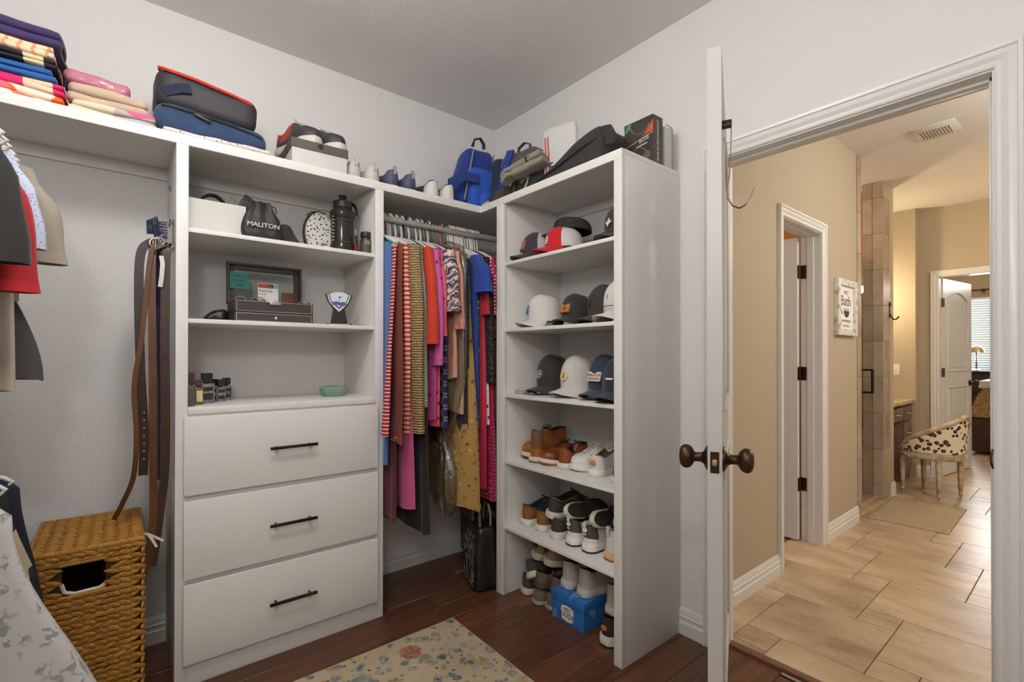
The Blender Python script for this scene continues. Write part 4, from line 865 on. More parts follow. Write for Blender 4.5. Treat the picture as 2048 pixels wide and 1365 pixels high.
# valet box with open glass lid
t = thing('valet_box', 'dark leather jewellery box with white stitching and open glass lid', 'jewellery box', (-1.428, -.245, zB))
m_lea = P('#3d3733', .5, bump=(240, .2, .001)); W_ = .155; g = G()
g.box((-W_, -.085, 0), (W_, .085, .040), .002); bo = obj('body', g, m_lea, t)
g = G()
for a, b in (((-W_, -.085, .043), (W_, -.077, .090)), ((-W_, .077, .043), (W_, .085, .090)), ((-W_, -.077, .043), (-W_ + .008, .077, .090)), ((W_ - .008, -.077, .043), (W_, .077, .090))): g.box(a, b, .001, seg=1)
g.box((-W_, -.085, .041), (W_, .085, .047)); tr = obj('tray', g, m_lea, t)
g = G(); g.box((-W_ + .004, -.087, .003), (W_ - .004, -.085, .038), .001, seg=1); dw = obj('drawer', g, m_lea, t)
g = G(); g.lathe([(.004, 0), (.004, .006), (.006, .010), (0, .012)], 10, T(0, -.087, .020, 90, 0, 0)); obj('knob', g, m_chrome, dw)
g = G(); st_ = P('#cfc6b8', .7)
for z0, z1 in ((.005, .036), (.046, .087)):
    for a, b in (((-W_ + .007, -.0878, z0), (W_ - .007, -.0872, z0 + .0012)), ((-W_ + .007, -.0878, z1), (W_ - .007, -.0872, z1 + .0012)), ((-W_ + .007, -.0878, z0), (-W_ + .0082, -.0872, z1)), ((W_ - .0082, -.0878, z0), (W_ - .007, -.0872, z1))): g.box(a, b)
obj('stitching', g, st_, t, kind='stuff')
g = G(); g.box((-.024, -.090, .076), (.024, -.085, .094), .002); obj('clasp', g, m_chrome, t)
g = G(); LZ = .185
for a, b in (((-W_, 0, .0), (W_, .034, .010)), ((-W_, 0, LZ - .010), (W_, .034, LZ)), ((-W_, 0, 0), (-W_ + .010, .034, LZ)), ((W_ - .010, 0, 0), (W_, .034, LZ))): g.box(a, b, .001, seg=1)
for a, b in (((-W_ + .01, .018, .0), (W_ - .01, .034, .028)), ((-W_ + .01, .018, LZ - .028), (W_ - .01, .034, LZ)), ((-W_ + .01, .018, 0), (-W_ + .03, .034, LZ)), ((W_ - .03, .018, 0), (W_ - .01, .034, LZ))): g.box(a, b, .001, seg=1)
li = obj('lid', g, P('#4a4541', .5), t, (0, .082, .090), (R(-4), 0, 0))
g = G(); g.box((-W_ + .02, .024, .02), (W_ - .02, .026, LZ - .02)); obj('glass', g, m_glass, li)
MN = lambda x, y_, z, rx=0: T(x, y_, z, 90 + rx, 0, 0)
t = thing('sticky_note', 'teal sticky note with a handwritten message on the glass lid', 'note', (-1.536, -.149, zB + .195), (-4, 0, 0)); g = G(); g.box((-.037, 0, -.037), (.037, .0008, .037)); nt = obj('paper', g, P('#4a9c90', .8), t)
g = G()
for s_, zz, xx in (('I love you', .021, .004), ('Be safe', .0, 0), ('Nik!', -.022, .004)): g.text(s_, .0165, MN(xx, -.0003, zz), .0001)
obj('handwriting', g, P('#23403e', .8), nt)
t = thing('name_badge', 'white name badge card with orange header standing in the jewellery box', 'card', (-1.432, -.225, zB + .048), (-6, 0, 2)); g = G(); g.box((-.042, 0, 0), (.042, .001, .135), .0004, seg=1); cd_ = obj('card', g, P('#d9d6d0', .6), t)
g = G(); g.box((-.040, -.0006, .114), (.020, 0, .132)); obj('header', g, P('#b4532b', .6), cd_); g = G(); g.box((.020, -.0006, .114), (.040, 0, .132)); obj('header', g, P('#8c9fc0', .6), cd_); g = G(); g.prism([(-.01, .132), (.022, .118), (.022, .130)], 0, .0003, MN(0, -.0007, 0)); obj('header', g, P('#2a2524', .6), cd_)
g = G(); g.text('Patrick', .0195, MN(-.038, -.0004, .101), .0002, align='LEFT'); g.text('Nichols', .009, MN(-.038, -.0004, .086), .0002, align='LEFT'); g.text('Frontline', .0065, MN(-.038, -.0004, .070), .0001, align='LEFT'); g.box((-.038, -.0005, .062), (.004, 0, .0626)); obj('lettering', g, P('#2f3036', .7), cd_)
t = thing('leather_wallet', 'brown leather card wallet propped in the jewellery box', 'wallet', (-1.338, -.20, zB + .048), (-8, 0, 4)); g = G(); g.box((-.029, 0, 0), (.029, .012, .105), .003); obj('cover', g, leather('#6b3d1f', '#55301a'), t)
t = thing('eyeglasses', 'clear framed eyeglasses lying at the left of the jewellery box', 'glasses', (-1.52, -.255, zB + .048), (0, 0, 12)); m_clr = P('#c9c5bf', .1, Transmission_Weight=.5)
g = G()
for sx_ in (-.030, .030): g.tube([(sx_ + .022 * math.cos(R(a)), 0, .045 + .018 * math.sin(R(a))) for a in range(0, 361, 30)], .002, 6)
g.tube([(-.008, 0, .048), (.008, 0, .048)], .002, 6); obj('frame', g, m_clr, t); g = G(); g.tube([(-.052, 0, .05), (-.05, .06, .05), (-.05, .08, .035)], .002, 6); obj('temple', g, m_clr, t); g = G(); g.tube([(.052, 0, .05), (.05, .06, .05), (.05, .08, .035)], .002, 6); obj('temple', g, m_clr, t)
for i, (xx, lab) in enumerate(((-1.485, 'brown strap watch on the front edge of the jewellery box, left of the badge'), (-1.300, 'steel watch on the front edge of the jewellery box, right end'))):
    t = thing('wrist_watch', lab, 'watch', (xx, -.30, zB + .086)); g = G(); g.tube([(.026 * math.cos(R(a)), .012, .006 + .012 * math.sin(R(a))) for a in range(0, 361, 30)], 0, flat=(.016, .003, (0, 0, 1))); obj('strap', g, (leather('#5a3a22', '#45291a'), P('#8d8a84', .3, .8))[i], t); g = G(); g.lathe([(.013, 0), (.013, .006), (.011, .008), (0, .008)], 18, T(0, -.004, .012, 60, 0, 0)); obj('dial', g, m_chrome, t)
t = thing('phone_pouch', 'crumpled black pouch left of the jewellery box', 'pouch', (-1.635, -.20, zB)); g = G(); soft(g, .085, .09, .060, .02, 10, .009, 25, 9, lambda p: (p.x, p.y, p.z * (.45 + .55 * smooth(-.05, .04, p.x)))); obj('cloth', g, P('#1f1c1b', .35, bump=(60, .3, .003)), t)
# trophy
t = thing('golf_trophy', 'black shield trophy with a blue and white golf emblem', 'trophy', (-1.140, -.28, zB), (0, 0, -14)); m_acr = P('#1c1512', .08)
g = G(); g.box((-.056, -.022, 0), (.056, .022, .012), .001, seg=1); ba = obj('base', g, m_acr, t); g = G(); g.box((-.048, -.0228, .002), (.048, -.022, .010)); obj('name_plate', g, P('#b9b3aa', .4, .4), ba)
MT = T(0, .006, 0, 90, 0, 0); g = G(); g.prism([(-.038, .012), (.038, .012), (.026, .085), (-.026, .085)], 0, .012, MT); obj('stem', g, m_acr, t)
def shield(s_): return [(-.062 * s_, .150 + .008 * (s_ - 1)), (-.03 * s_, .150 + .0085 * s_), (0, .150 + .0115 * s_), (.03 * s_, .150 + .0085 * s_), (.062 * s_, .150 + .008 * (s_ - 1)), (.050 * s_, .115), (.028 * s_, .150 - .068 * s_), (0, .150 - .095 * s_), (-.028 * s_, .150 - .068 * s_), (-.050 * s_, .115)]
g = G(); g.prism(shield(1), -.001, .013, MT); obj('shield', g, m_acr, t, angle=20)
for k_, (s_, z_, c) in enumerate(((.86, .0138, '#d2d2d4'), (.76, .0142, '#3c4566'), (.68, .0146, '#cdd0d6'))): g = G(); g.prism(shield(s_), .0125, z_, MT @ T(0, .150 * 0 + .002 * k_, 0)); obj('emblem', g, P(c, .4), t, angle=20)
g = G(); g.prism([(-.034, .112), (-.01, .118), (0, .112), (.02, .116), (.034, .106), (.022, .096), (.006, .098), (-.012, .102), (-.026, .098)], .014, .0156, MT); g.box((-.001, .112, .014), (.001, .142, .0158), M=MT); g.prism([(.001, .142), (.016, .138), (.001, .133)], .014, .0158, MT); obj('emblem', g, P('#3a5490', .4), t)
# fragrance bottles on the cabinet counter
def perfume(lab, x, y_, w_, d_, h_, glass, capc, caph, capw, labc=None, txt=None, rz=0, grp='fragrance bottles on the drawer counter'):
    t = thing('perfume_bottle', lab, 'bottle', (x, y_, zC), (0, 0, rz), grp); g = G(); g.box((-w_, -d_, 0), (w_, d_, h_), .003); b_ = obj('glass', g, glass, t)
    g = G(); g.box((-capw, -capw, h_ + .004), (capw, capw, h_ + caph), .001, seg=1); g.tube([(0, 0, h_ - .001), (0, 0, h_ + .006)], capw * .6, 12); obj('cap', g, P(capc, .35), t)
    if labc: g = G(); g.box((-w_ * .72, -d_ - .0008, h_ * .18), (w_ * .72, -d_, h_ * .82)); lb = obj('label', g, P(labc, .5), b_)
    if txt: g = G(); g.text(txt[0], txt[1], T(txt[2], -d_ - .0010, h_ * txt[3], 90, 0, 0), .0002); obj('lettering', g, P('#dedad4', .6), lb if labc else b_)
m_cg = P('#c9cdd0', .05, Transmission_Weight=.75, IOR=1.4); m_yg = P('#b38d2a', .06, Transmission_Weight=.6, IOR=1.4); m_dgl = P('#55504c', .25)
perfume('flat dark grey fragrance box at the left end of the counter', -1.7355, -.375, .0125, .020, .060, m_dgl, '#3a3734', .004, .003)
perfume('yellow glass fragrance bottle', -1.703, -.315, .014, .022, .068, m_yg, '#3c414b', .030, .011, '#cfc6a0')
perfume('clear bottle with brown neck behind the yellow bottle', -1.722, -.265, .013, .016, .075, m_cg, '#6e3d2c', .050, .009)
perfume('large bottle with black band and dark cube cap', -1.672, -.275, .0245, .018, .080, m_cg, '#231f1d', .042, .017, '#2b2725', ('BALMR', .011, 0, .56), 8)
perfume('clear bottle with small black label standing behind two others', -1.640, -.200, .017, .014, .062, m_cg, '#232126', .032, .0125, '#24252c', ('4', .02, 0, .5), 14)
perfume('clear bottle with black label in front of the right pair', -1.616, -.215, .0175, .014, .060, m_cg, '#3a2b27', .032, .0125, '#2a2b33', ('473', .017, 0, .5), 14)
perfume('clear bottle with black label at the right end of the row', -1.585, -.155, .0175, .014, .062, m_cg, '#2b2a2b', .034, .0125, '#2a2b33', ('72', .017, 0, .5), 14)
t = thing('ceramic_bowl', 'small teal glazed bowl at the right of the counter', 'bowl', (-1.150, -.235, zC)); g = G(); g.lathe([(0, .0), (.048, 0), (.052, .004), (.062, .028), (.063, .038), (.055, .047), (.050, .048), (.046, .044), (.054, .034), (.045, .012), (0, .009)], 32); obj('bowl', g, P('#6f9a93', .22, var=('#8a9a85', 18)), t)
t = thing('dark_card', 'dark blue card resting in the teal bowl', 'card', (-1.162, -.235, zC + .036), (0, 7, 10)); g = G(); g.box((-.043, -.026, 0), (.043, .026, .0012)); obj('card', g, P('#1f2c44', .4), t)

# ---------------------------------------------------------------- things on the long top shelf
zt = ZT
def folded(name, lab, cat, x0, x1, y0, y1, z, h, mat, grp=None, seed=0, rot=0, layers=2, amp=.010):
    t = thing(name, lab, cat, ((x0 + x1) / 2, (y0 + y1) / 2, z), (0, 0, rot), grp)
    g = G()
    for i in range(layers):
        hh = h / layers; soft(g, x1 - x0 - .010 * (i % 2), y1 - y0 - .012 * (i % 2), hh * 1.02, hh * .5, 12, amp, 9, seed + i, M=T(.003 * math.sin(seed + i), .004 * math.cos(seed * 2 + i), i * hh * .98))
    obj('cloth', g, mat, t, angle=70); return t
m_terry = fabric('#473a6b', .95, 260, .6, '#3b2f5c')
m_floral_t = pattern('blotch', ['#2a2226', '#e9ded0', '#ef6f84', '#ee6a2a', '#efdfce'], 9); m_pk = pattern('stripe', ['#e9c9ac', '#d8246c'], 6.5, axis=0); m_cr = pattern('stripe_thin', ['#e2cfae', '#e09a72'], 34, axis=0, rot=(0, 0, .5)); m_bw = pattern('stripe', ['#221f22', '#1f1c20', '#24212a', '#d9cba0'], 4.5, axis=0)
GT = 'towels stacked at the left end of the top shelf'
z = zt
for lab, h_, m_, x1, sd in (('floral pink and orange beach towel at the bottom of the tall stack', .048, m_floral_t, -2.092, 1), ('beach towel with beige and hot pink blocks, second from the bottom', .040, m_pk, -2.094, 2), ('folded bright blue towel in the middle of the tall stack', .045, fabric('#2a63a8', .95, 400, .4), -2.116, 3),
                            ('black towel with cream bands in the tall stack', .030, m_bw, -2.105, 4), ('cream towel with thin orange stripes in the tall stack', .045, m_cr, -2.112, 5), ('purple terry towel on top of the tall stack', .062, m_terry, -2.098, 6)):
    folded('folded_towel', lab, 'towel', -2.56, x1, -.375, -.05, z, h_, m_, GT, sd); z += h_ * .985
folded('folded_blanket', 'cream blanket with grey and pink pattern folded at the bottom of the short stack', 'blanket', -2.088, -1.842, -.385, -.06, zt, .055, pattern('blotch', ['#d8cdb4', '#d8cdb4', '#b9b0aa', '#cf5f8f'], 7), 'blankets in the short stack', 7)
folded('folded_blanket', 'beige rolled blanket in the middle of the short stack', 'blanket', -2.094, -1.862, -.350, -.06, zt + .053, .072, fabric('#c9b69b', .95, 300, .4, '#c2a795'), 'blankets in the short stack', 9)
t = thing('plastic_package', 'glossy pink plastic wrapped pack on top of the short stack', 'package', (-2.010, -.20, zt + .124), (0, 4, 0)); g = G(); soft(g, .185, .24, .050, .024, 12, .006, 24, 11); obj('wrap', g, P('#c2788c', .18, bump=(50, .6, .004)), t)
t = thing('folded_cloth', 'white cloth with tiny flowers lying under the blue bag', 'cloth', (-1.650, -.235, zt)); g = G(); soft(g, .36, .36, .020, .01, 14, .006, 14, 12); obj('cloth', g, pattern('spot', ['#d6d1cb', '#8a4a44'], 75), t)
t = thing('laptop_sleeve', 'blue denim-look travel bag lying under the dark bag', 'bag', (-1.660, -.215, zt + .016)); m_den = fabric('#33486b', .9, 700, .45, '#2b3d5c')
g = G(); soft(g, .385, .30, .115, .05, 14, .006, 9, 14, lambda p: (p.x, p.y, p.z * (1.12 - .75 * (p.x + .19)) if p.z > .02 else p.z)); obj('body', g, m_den, t)
g = G(); g.tube([(-.17, -.148, .10), (-.06, -.154, .095), (.06, -.154, .085), (.17, -.150, .065)], .004, 6); obj('zipper', g, P('#17161a', .5), t); g = G(); g.box((-.028, -.004, -.006), (.028, .004, .006), .003, M=T(-.04, -.158, .082, 0, 18, 0)); obj('zip_pull', g, P('#1b1a1c', .5), t)
t = thing('lunch_bag', 'charcoal zip bag with bright red piping on top of the blue bag', 'bag', (-1.672, -.195, zt + .135), (0, 3, 0)); m_ch = P('#363237', .6, bump=(90, .2, .002))
g = G(); soft(g, .355, .22, .150, .045, 14, .005, 9, 17, lambda p: (p.x, p.y, p.z * (1.02 - .28 * (p.x + .17)))); obj('body', g, m_ch, t)
g = G(); g.tube([(-.155, -.108, .135), (-.05, -.114, .131), (.08, -.112, .120), (.150, -.104, .112)], .0065, 8); obj('red_zipper', g, P('#d0301c', .6), t); g = G(); g.tube([(-.165, -.06, .146), (-.168, -.09, .142), (-.150, -.106, .136)], .006, 8); obj('red_zipper', g, P('#d0301c', .6), t)
g = G(); g.tube([(-.150, -.112, .045), (-.10, -.120, .075), (-.065, -.120, .085)], 0, flat=(.035, .006, (0, 1, 0))); obj('strap', g, fabric('#262b45', .9), t)
t = thing('shoe_carton', 'white shoe carton with dark olive lid under red sneakers', 'box', (-1.245, -.200, zt), (0, 0, -3)); g = G(); g.box((-.118, -.165, 0), (.118, .165, .098), .002); obj('body', g, P('#cbc7c3', .7), t)
g = G(); g.box((-.122, -.169, .086), (.122, .169, .126), .002); l_ = obj('lid', g, P('#5a544a', .7), t); g = G(); g.lathe([(.012, 0), (.012, .001)], 16, T(.0, -.169, .110, 90, 0, 0)); obj('finger_hole', g, P('#2a261f', .8), l_)
RB = P('#3b383c', .55, bump=(150, .15, .001))
for i, (x, rz) in enumerate(((-1.375, -72), (-1.262, -72))):
    shoe('sneaker', ('black and red sneaker on the olive lidded carton, left of the pair', 'black and red sneaker on the olive lidded carton, right of the pair')[i], (x + .03, -.055, zt + .126), rz, '#3b383c', '#d2ccc2', hc=.080, hi=.105, ht=.064, lining='#b8402e', tongue='#37343a', collar='#b93226', heel='#b93226', mid='#b93226', laces='#cfcac4', hs=.032, group='red and black sneakers on a carton', up_mat=RB, L=.29, W=.112)
for pre, xs, up, kw in (('white', (-1.085, -.990), '#bcb6b0', dict(tab='#c6c1bb', lining='#4a443f', hc=.075, hs=.022, heel='#c2bdb7')), ('navy', (-.890, -.792), '#3b3c52', dict(lining='#22222c', hc=.082, hs=.022, heel='#4a4d66', sole='#cfcbc6', tab='#9a9cab')), ('white and black', (-.660, -.560), '#d3cfc9', dict(lining='#1d1b1a', hc=.085, hs=.020, collar='#1f1d1c', mid='#2c2927', laces='#dedad4'))):
    for i, x in enumerate(xs):
        k = dict(kw)
        if pre == 'white and black' and i: k['mid'] = '#c8602e'
        shoe('sneaker', '%s sneaker with its heel at the top shelf edge, %s of the pair' % (pre, ('left', 'right')[i]), (x, -.355, zt), 92 + i * 3, up, k.pop('sole', '#d8d4ce'), group='%s sneakers on the top shelf' % pre, **k)
# backpacks in the corner
def strap(t, pts, w_, th_, mat, up=(0, 0, 1), name='strap'): g = G(); g.tube(pts, 0, flat=(w_, th_, up)); return obj(name, g, mat, t)
m_rb = fabric('#1f3f94', .85, 400, .3, '#1a3480'); m_nv = fabric('#2a2f47', .9, 400, .4, '#23273c'); m_gy = fabric('#57534d', .9, 400, .35, '#4c4843'); m_gp = fabric('#8f8779', .9, 500, .3)
t = thing('backpack', 'royal blue backpack with grey piping standing in the corner of the top shelf', 'backpack', (-.325, -.215, zt), (0, 0, -8), 'backpacks on the top shelf')
g = G(); soft(g, .27, .17, .40, .07, 14, .012, 7, 21, lambda p: (p.x * (1.05 - .30 * smooth(.12, .40, p.z)) + .10 * (p.z - .15) , p.y * (1.05 - .2 * p.z / .4), p.z)); obj('body', g, m_rb, t)
g = G(); soft(g, .20, .08, .23, .035, 10, .010, 9, 22, lambda p: (p.x + .02, p.y - .10, p.z + .02)); obj('front_pocket', g, fabric('#2552b4', .85, 400, .3), t)
for xo in (-.075, .06): g = G(); g.tube([(xo - .03, -.105, .06), (xo - .015, -.112, .16), (xo + .01, -.105, .27), (xo + .035, -.085, .36)], .005, 6); obj('piping', g, P('#8b8a90', .6), t)
strap(t, [(-.03, -.05, .395), (-.025, -.07, .43), (.01, -.07, .445), (.04, -.06, .42), (.045, -.05, .395)], .02, .006, fabric('#2a3050', .9), name='handle')
strap(t, [(-.13, -.08, .04), (-.19, -.11, .07), (-.20, -.14, .13), (-.13, -.16, .17), (-.04, -.15, .17)], .05, .010, fabric('#23397a', .9), (0, 1, 0), 'shoulder_strap')
g = G(); soft(g, .15, .05, .10, .02, 8, .01, 14, 23, lambda p: (p.x + .05, p.y - .15, p.z)); obj('side_pocket', g, fabric('#2455bd', .85), t)
strap(t, [(.02, -.185, .0), (.025, -.19, .012), (.02, -.185, .03)], .035, .004, m_rb, (0, 1, 0), 'webbing')
t = thing('backpack', 'navy backpack with a wide shoulder strap beside the royal blue one', 'backpack', (-.190, -.360, zt), (0, 0, -40), 'backpacks on the top shelf')
g = G(); soft(g, .24, .16, .33, .07, 14, .014, 8, 25, lambda p: (p.x * (1.05 - .3 * p.z / .33), p.y * (1.05 - .25 * p.z / .33), p.z)); obj('body', g, m_nv, t)
strap(t, [(.06, -.05, .30), (.03, -.10, .20), (-.03, -.125, .10), (-.09, -.13, .02), (-.10, -.12, .0)], .065, .012, fabric('#2f3550', .9, 300, .5), (0, 1, 0), 'shoulder_strap')
g = G(); g.box((-.022, -.006, -.016), (.022, .006, .016), .004, M=T(-.105, -.14, .022, 0, -35, 0)); obj('buckle', g, P('#a49d92', .5), t)
t = thing('grey_backpack', 'grey backpack with loop handle and mesh pocket beside the corner', 'backpack', (-.175, -.600, zt), (0, 0, -84), 'backpacks on the top shelf')
g = G(); soft(g, .34, .20, .34, .09, 14, .012, 8, 27, lambda p: (p.x - .10 * p.z / .3, p.y * (1.05 - .3 * p.z / .3) + .05 * p.z, p.z)); obj('body', g, m_gy, t)
strap(t, [(-.13, .0, .325), (-.125, .0, .360), (-.08, .0, .378), (-.04, .0, .360), (-.035, .0, .32)], .018, .005, m_gy, (0, 0, 1), 'handle')
strap(t, [(-.17, -.075, .02), (-.165, -.095, .12), (-.15, -.09, .22), (-.13, -.06, .33)], .05, .014, fabric('#1f3f94', .85, 300, .5), (0, 1, 0), 'blue_strap')
g = G(); soft(g, .09, .03, .12, .012, 6, .004, 20, 28, lambda p: (p.x - .08, p.y - .115, p.z + .01)); obj('mesh_pocket', g, pattern('dot', ['#3a332c', '#a89a84'], 150), t)
g = G(); soft(g, .11, .05, .11, .02, 6, .008, 20, 29, lambda p: (p.x - .16, p.y - .10, p.z)); obj('side_pocket', g, fabric('#4a4138', .9), t)
g = G(); g.tube([(.0, -.115, .0), (.03, -.125, .05), (.05, -.12, .09), (.05, -.11, .13)], .006, 6); obj('piping', g, P('#a7a49e', .6), t)
for i, (oy, oz, ry) in enumerate(((0, 0, 0), (.03, .030, 10))):
    t = thing('work_glove', ('grey work glove lying lower on the grey backpack', 'grey work glove with black wrist strap lying on top')[i], 'glove', (-.335, -.690 + oy * .3, zt + .115 + oz), (0, 14, 112 - 6 * i), 'grey work gloves')
    g = G(); soft(g, .12, .085, .035, .016, 8, .004, 20, 30 + i); obj('palm', g, m_gp, t)
    for j in range(4): g = G(); g.tube([(.05, -.032 + .021 * j, .018), (.085, -.036 + .023 * j, .020), (.115 - .008 * abs(j - 1.5), -.038 + .025 * j, .008), (.130 - .01 * abs(j - 1.5), -.040 + .026 * j, -.006)], [.012, .0115, .011, .008], 8); obj('finger', g, m_gp, t)
    g = G(); g.tube([(-.01, -.035, .016), (.03, -.062, .012), (.055, -.070, .0)], [.013, .012, .009], 8); obj('thumb', g, m_gp, t)
    g = G(); soft(g, .09, .09, .034, .014, 6, .003, 20, 33 + i, lambda p: (p.x - .09, p.y, p.z)); obj('cuff', g, m_gp, t)
    if i: g = G(); g.tube([(-.06, .046 * math.cos(R(a)), .017 + .022 * math.sin(R(a))) for a in range(0, 361, 30)], 0, flat=(.028, .004, (0, 0, 1))); obj('wrist_strap', g, P('#26221f', .8), t)
t = thing('camo_pouch', 'crumpled camouflage drawstring pouch behind the mailing bag', 'pouch', (-.11, -.735, zt)); g = G(); soft(g, .14, .17, .26, .05, 12, .015, 12, 35, lambda p: (p.x * (1 - .4 * p.z / .26), p.y * (1 - .55 * smooth(.5, 1, p.z / .26)), p.z)); obj('cloth', g, pattern('blotch', ['#4a4436', '#6f6850', '#3a352b', '#85795f'], 26), t)
t = thing('mailing_bag', 'white plastic priority mail bag with red stripes standing on the shelf', 'envelope', (-.215, -.850, zt), (0, -3, -76)); g = G(); soft(g, .19, .045, .345, .018, 14, .006, 16, 37, lambda p: (p.x * (1 + .1 * p.z), p.y, p.z - .03 * p.x)); mb_ = obj('bag', g, P('#d5d3d2', .35, bump=(26, .7, .006)), t)
g = G()
for xo, c in ((-.074, 0), (-.058, 0)): g.box((xo - .003, -.0250, .01), (xo + .003, -.0200, .30))
obj('stripe', g, P('#c4442c', .6), mb_); g = G(); g.text('PRIORITY', .027, T(-.040, -.0262, .105, 90, -90, 0), .0035, sx=1.1); g.text('MAIL', .027, T(-.012, -.0262, .09, 90, -90, 0), .0035, sx=1.1); obj('lettering', g, P('#3c3a44', .7), mb_)
t = thing('gear_case', 'wedge shaped black padded case lying along the shelf edge', 'case', (-.270, -1.020, zt)); m_bc = fabric('#2f2b2a', .85, 350, .3)
g = G(); soft(g, .20, .43, .140, .03, 14, .004, 10, 39, lambda p: (p.x, p.y, p.z * (.28 + .92 * smooth(.24, -.17, p.y)) + .0)); obj('body', g, m_bc, t)
g = G(); g.tube([(-.104, .205, .025), (-.106, .05, .055), (-.106, -.10, .092), (-.100, -.19, .110)], .004, 6); obj('zipper', g, P('#151312', .5), t); strap(t, [(-.08, -.20, .135), (-.08, -.235, .13), (-.08, -.25, .10), (-.08, -.245, .07)], .05, .012, m_bc, (1, 0, 0), 'handle')
t = thing('headphone_box', 'black retail box with headphone picture and orange flash', 'box', (-.165, -1.298, zt)); g = G(); g.box((-.035, -.075, 0), (.035, .075, .205), .001, seg=1); hb = obj('carton', g, P('#38322d', .35, var=('#4a433b', 6)), t)
MF = Matrix(((0, 0, -1, -.0353), (-1, 0, 0, 0), (0, 1, 0, 0), (0, 0, 0, 1)))
g = G(); g.prism([(.015, .125), (.075, .135), (.075, .185), (.055, .160), (.035, .138)], 0, .0006, MF); obj('orange_flash', g, P('#c9532c', .5), hb); g = G(); g.prism([(-.075, .165), (-.055, .205), (-.038, .205), (-.040, .178)], 0, .0006, MF); obj('green_corner', g, P('#4f8a72', .5), hb)
g = G(); g.prism([(-.075, .098), (.075, .128), (.075, .1298), (-.075, .0998)], 0, .0008, MF); g.text('BOSE', .022, MF @ T(.030, .110, .001, rz=11), .0003, sx=1.0); g.box((.0, .085, 0), (.055, .089, .0008), M=MF @ T(rz=6)); obj('lettering', g, P('#dcd8d2', .5), hb)
g = G(); g.tube([(.045 * math.cos(R(a)), .035 + .045 * math.sin(R(a)), .0005) for a in range(20, 190, 10)], .003, 6, MF); g.lathe([(.018, 0), (.018, .001)], 16, MF @ T(.045, .040, 0)); g.tube([(.05 * math.cos(R(a)) + .01, .19 + .05 * math.sin(R(a)), .0002) for a in range(190, 350, 10)], .004, 6, MF); obj('picture', g, P('#6b655c', .3), hb, kind='stuff')
g = G(); g.text('BOSE QUIETCOMFORT', .017, Matrix(((0, -1, 0, .0), (0, 0, -1, -.0752), (1, 0, 0, .10), (0, 0, 0, 1))), .0003); obj('side_lettering', g, P('#dcd8d2', .5), hb)
t = thing('white_panel', 'slim white panel box with a wire edge next to the headphone box', 'box', (-.075, -1.352, zt)); g = G(); g.box((-.030, -.014, 0), (.030, .014, .185), .003); obj('panel', g, P('#c9c6c2', .5), t); g = G(); g.tube([(-.020, -.016, .190), (.016, -.016, .190), (.028, -.016, .180), (.032, -.016, .15), (.031, -.016, .0)], .002, 6); obj('wire_edge', g, P('#8f8b86', .3, .8), t)
# ---------------------------------------------------------------- hangers and clothes
def hanger(lab, loc, rz, mat, grp=None, w_=.20, drop=.115, r_=.0045, bar=True, droop=.065):
    t = thing('clothes_hanger', lab, 'hanger', loc, (0, 0, rz), grp)
    g = G(); g.tube([(0, .023 * math.cos(R(a)) , .0 + .0245 * math.sin(R(a))) for a in range(170, -60, -20)] + [(0, .004, -.045), (0, 0, -.07), (0, 0, -.090)], r_, 7); obj('hook', g, mat, t)
    g = G(); e = w_; z0 = -.088
    pts = [(0, -.0, z0), (0, -e * .5, z0 - droop * .45), (0, -e * .92, z0 - droop), (0, -e, z0 - droop - .012), (0, -e * .94, z0 - droop - .024)]
    full = pts[::-1] + [(p[0], -p[1], p[2]) for p in pts[1:]]
    if bar: full = full + [full[0]]
    g.tube(full, r_ * 1.15, 7); obj('frame', g, mat, t); return t
def ring(hw, th_, z, N, ph, amp, dx, dy, lob=5, fl=0):
    o_ = []
    for j in range(N):
        a = 2 * math.pi * j / N; s_, c_ = math.sin(a), math.cos(a)
        o_.append((dx + th_ * c_ + amp * math.sin(lob * a + ph), dy + hw * (abs(s_) ** .8) * (1 if s_ > 0 else -1) + amp * .6 * math.cos(lob * a * 1.3 + ph), z))
    if fl: o_ = [(x + fl * smooth(.13, .25, -y_), y_, z_) for x, y_, z_ in o_]
    return o_
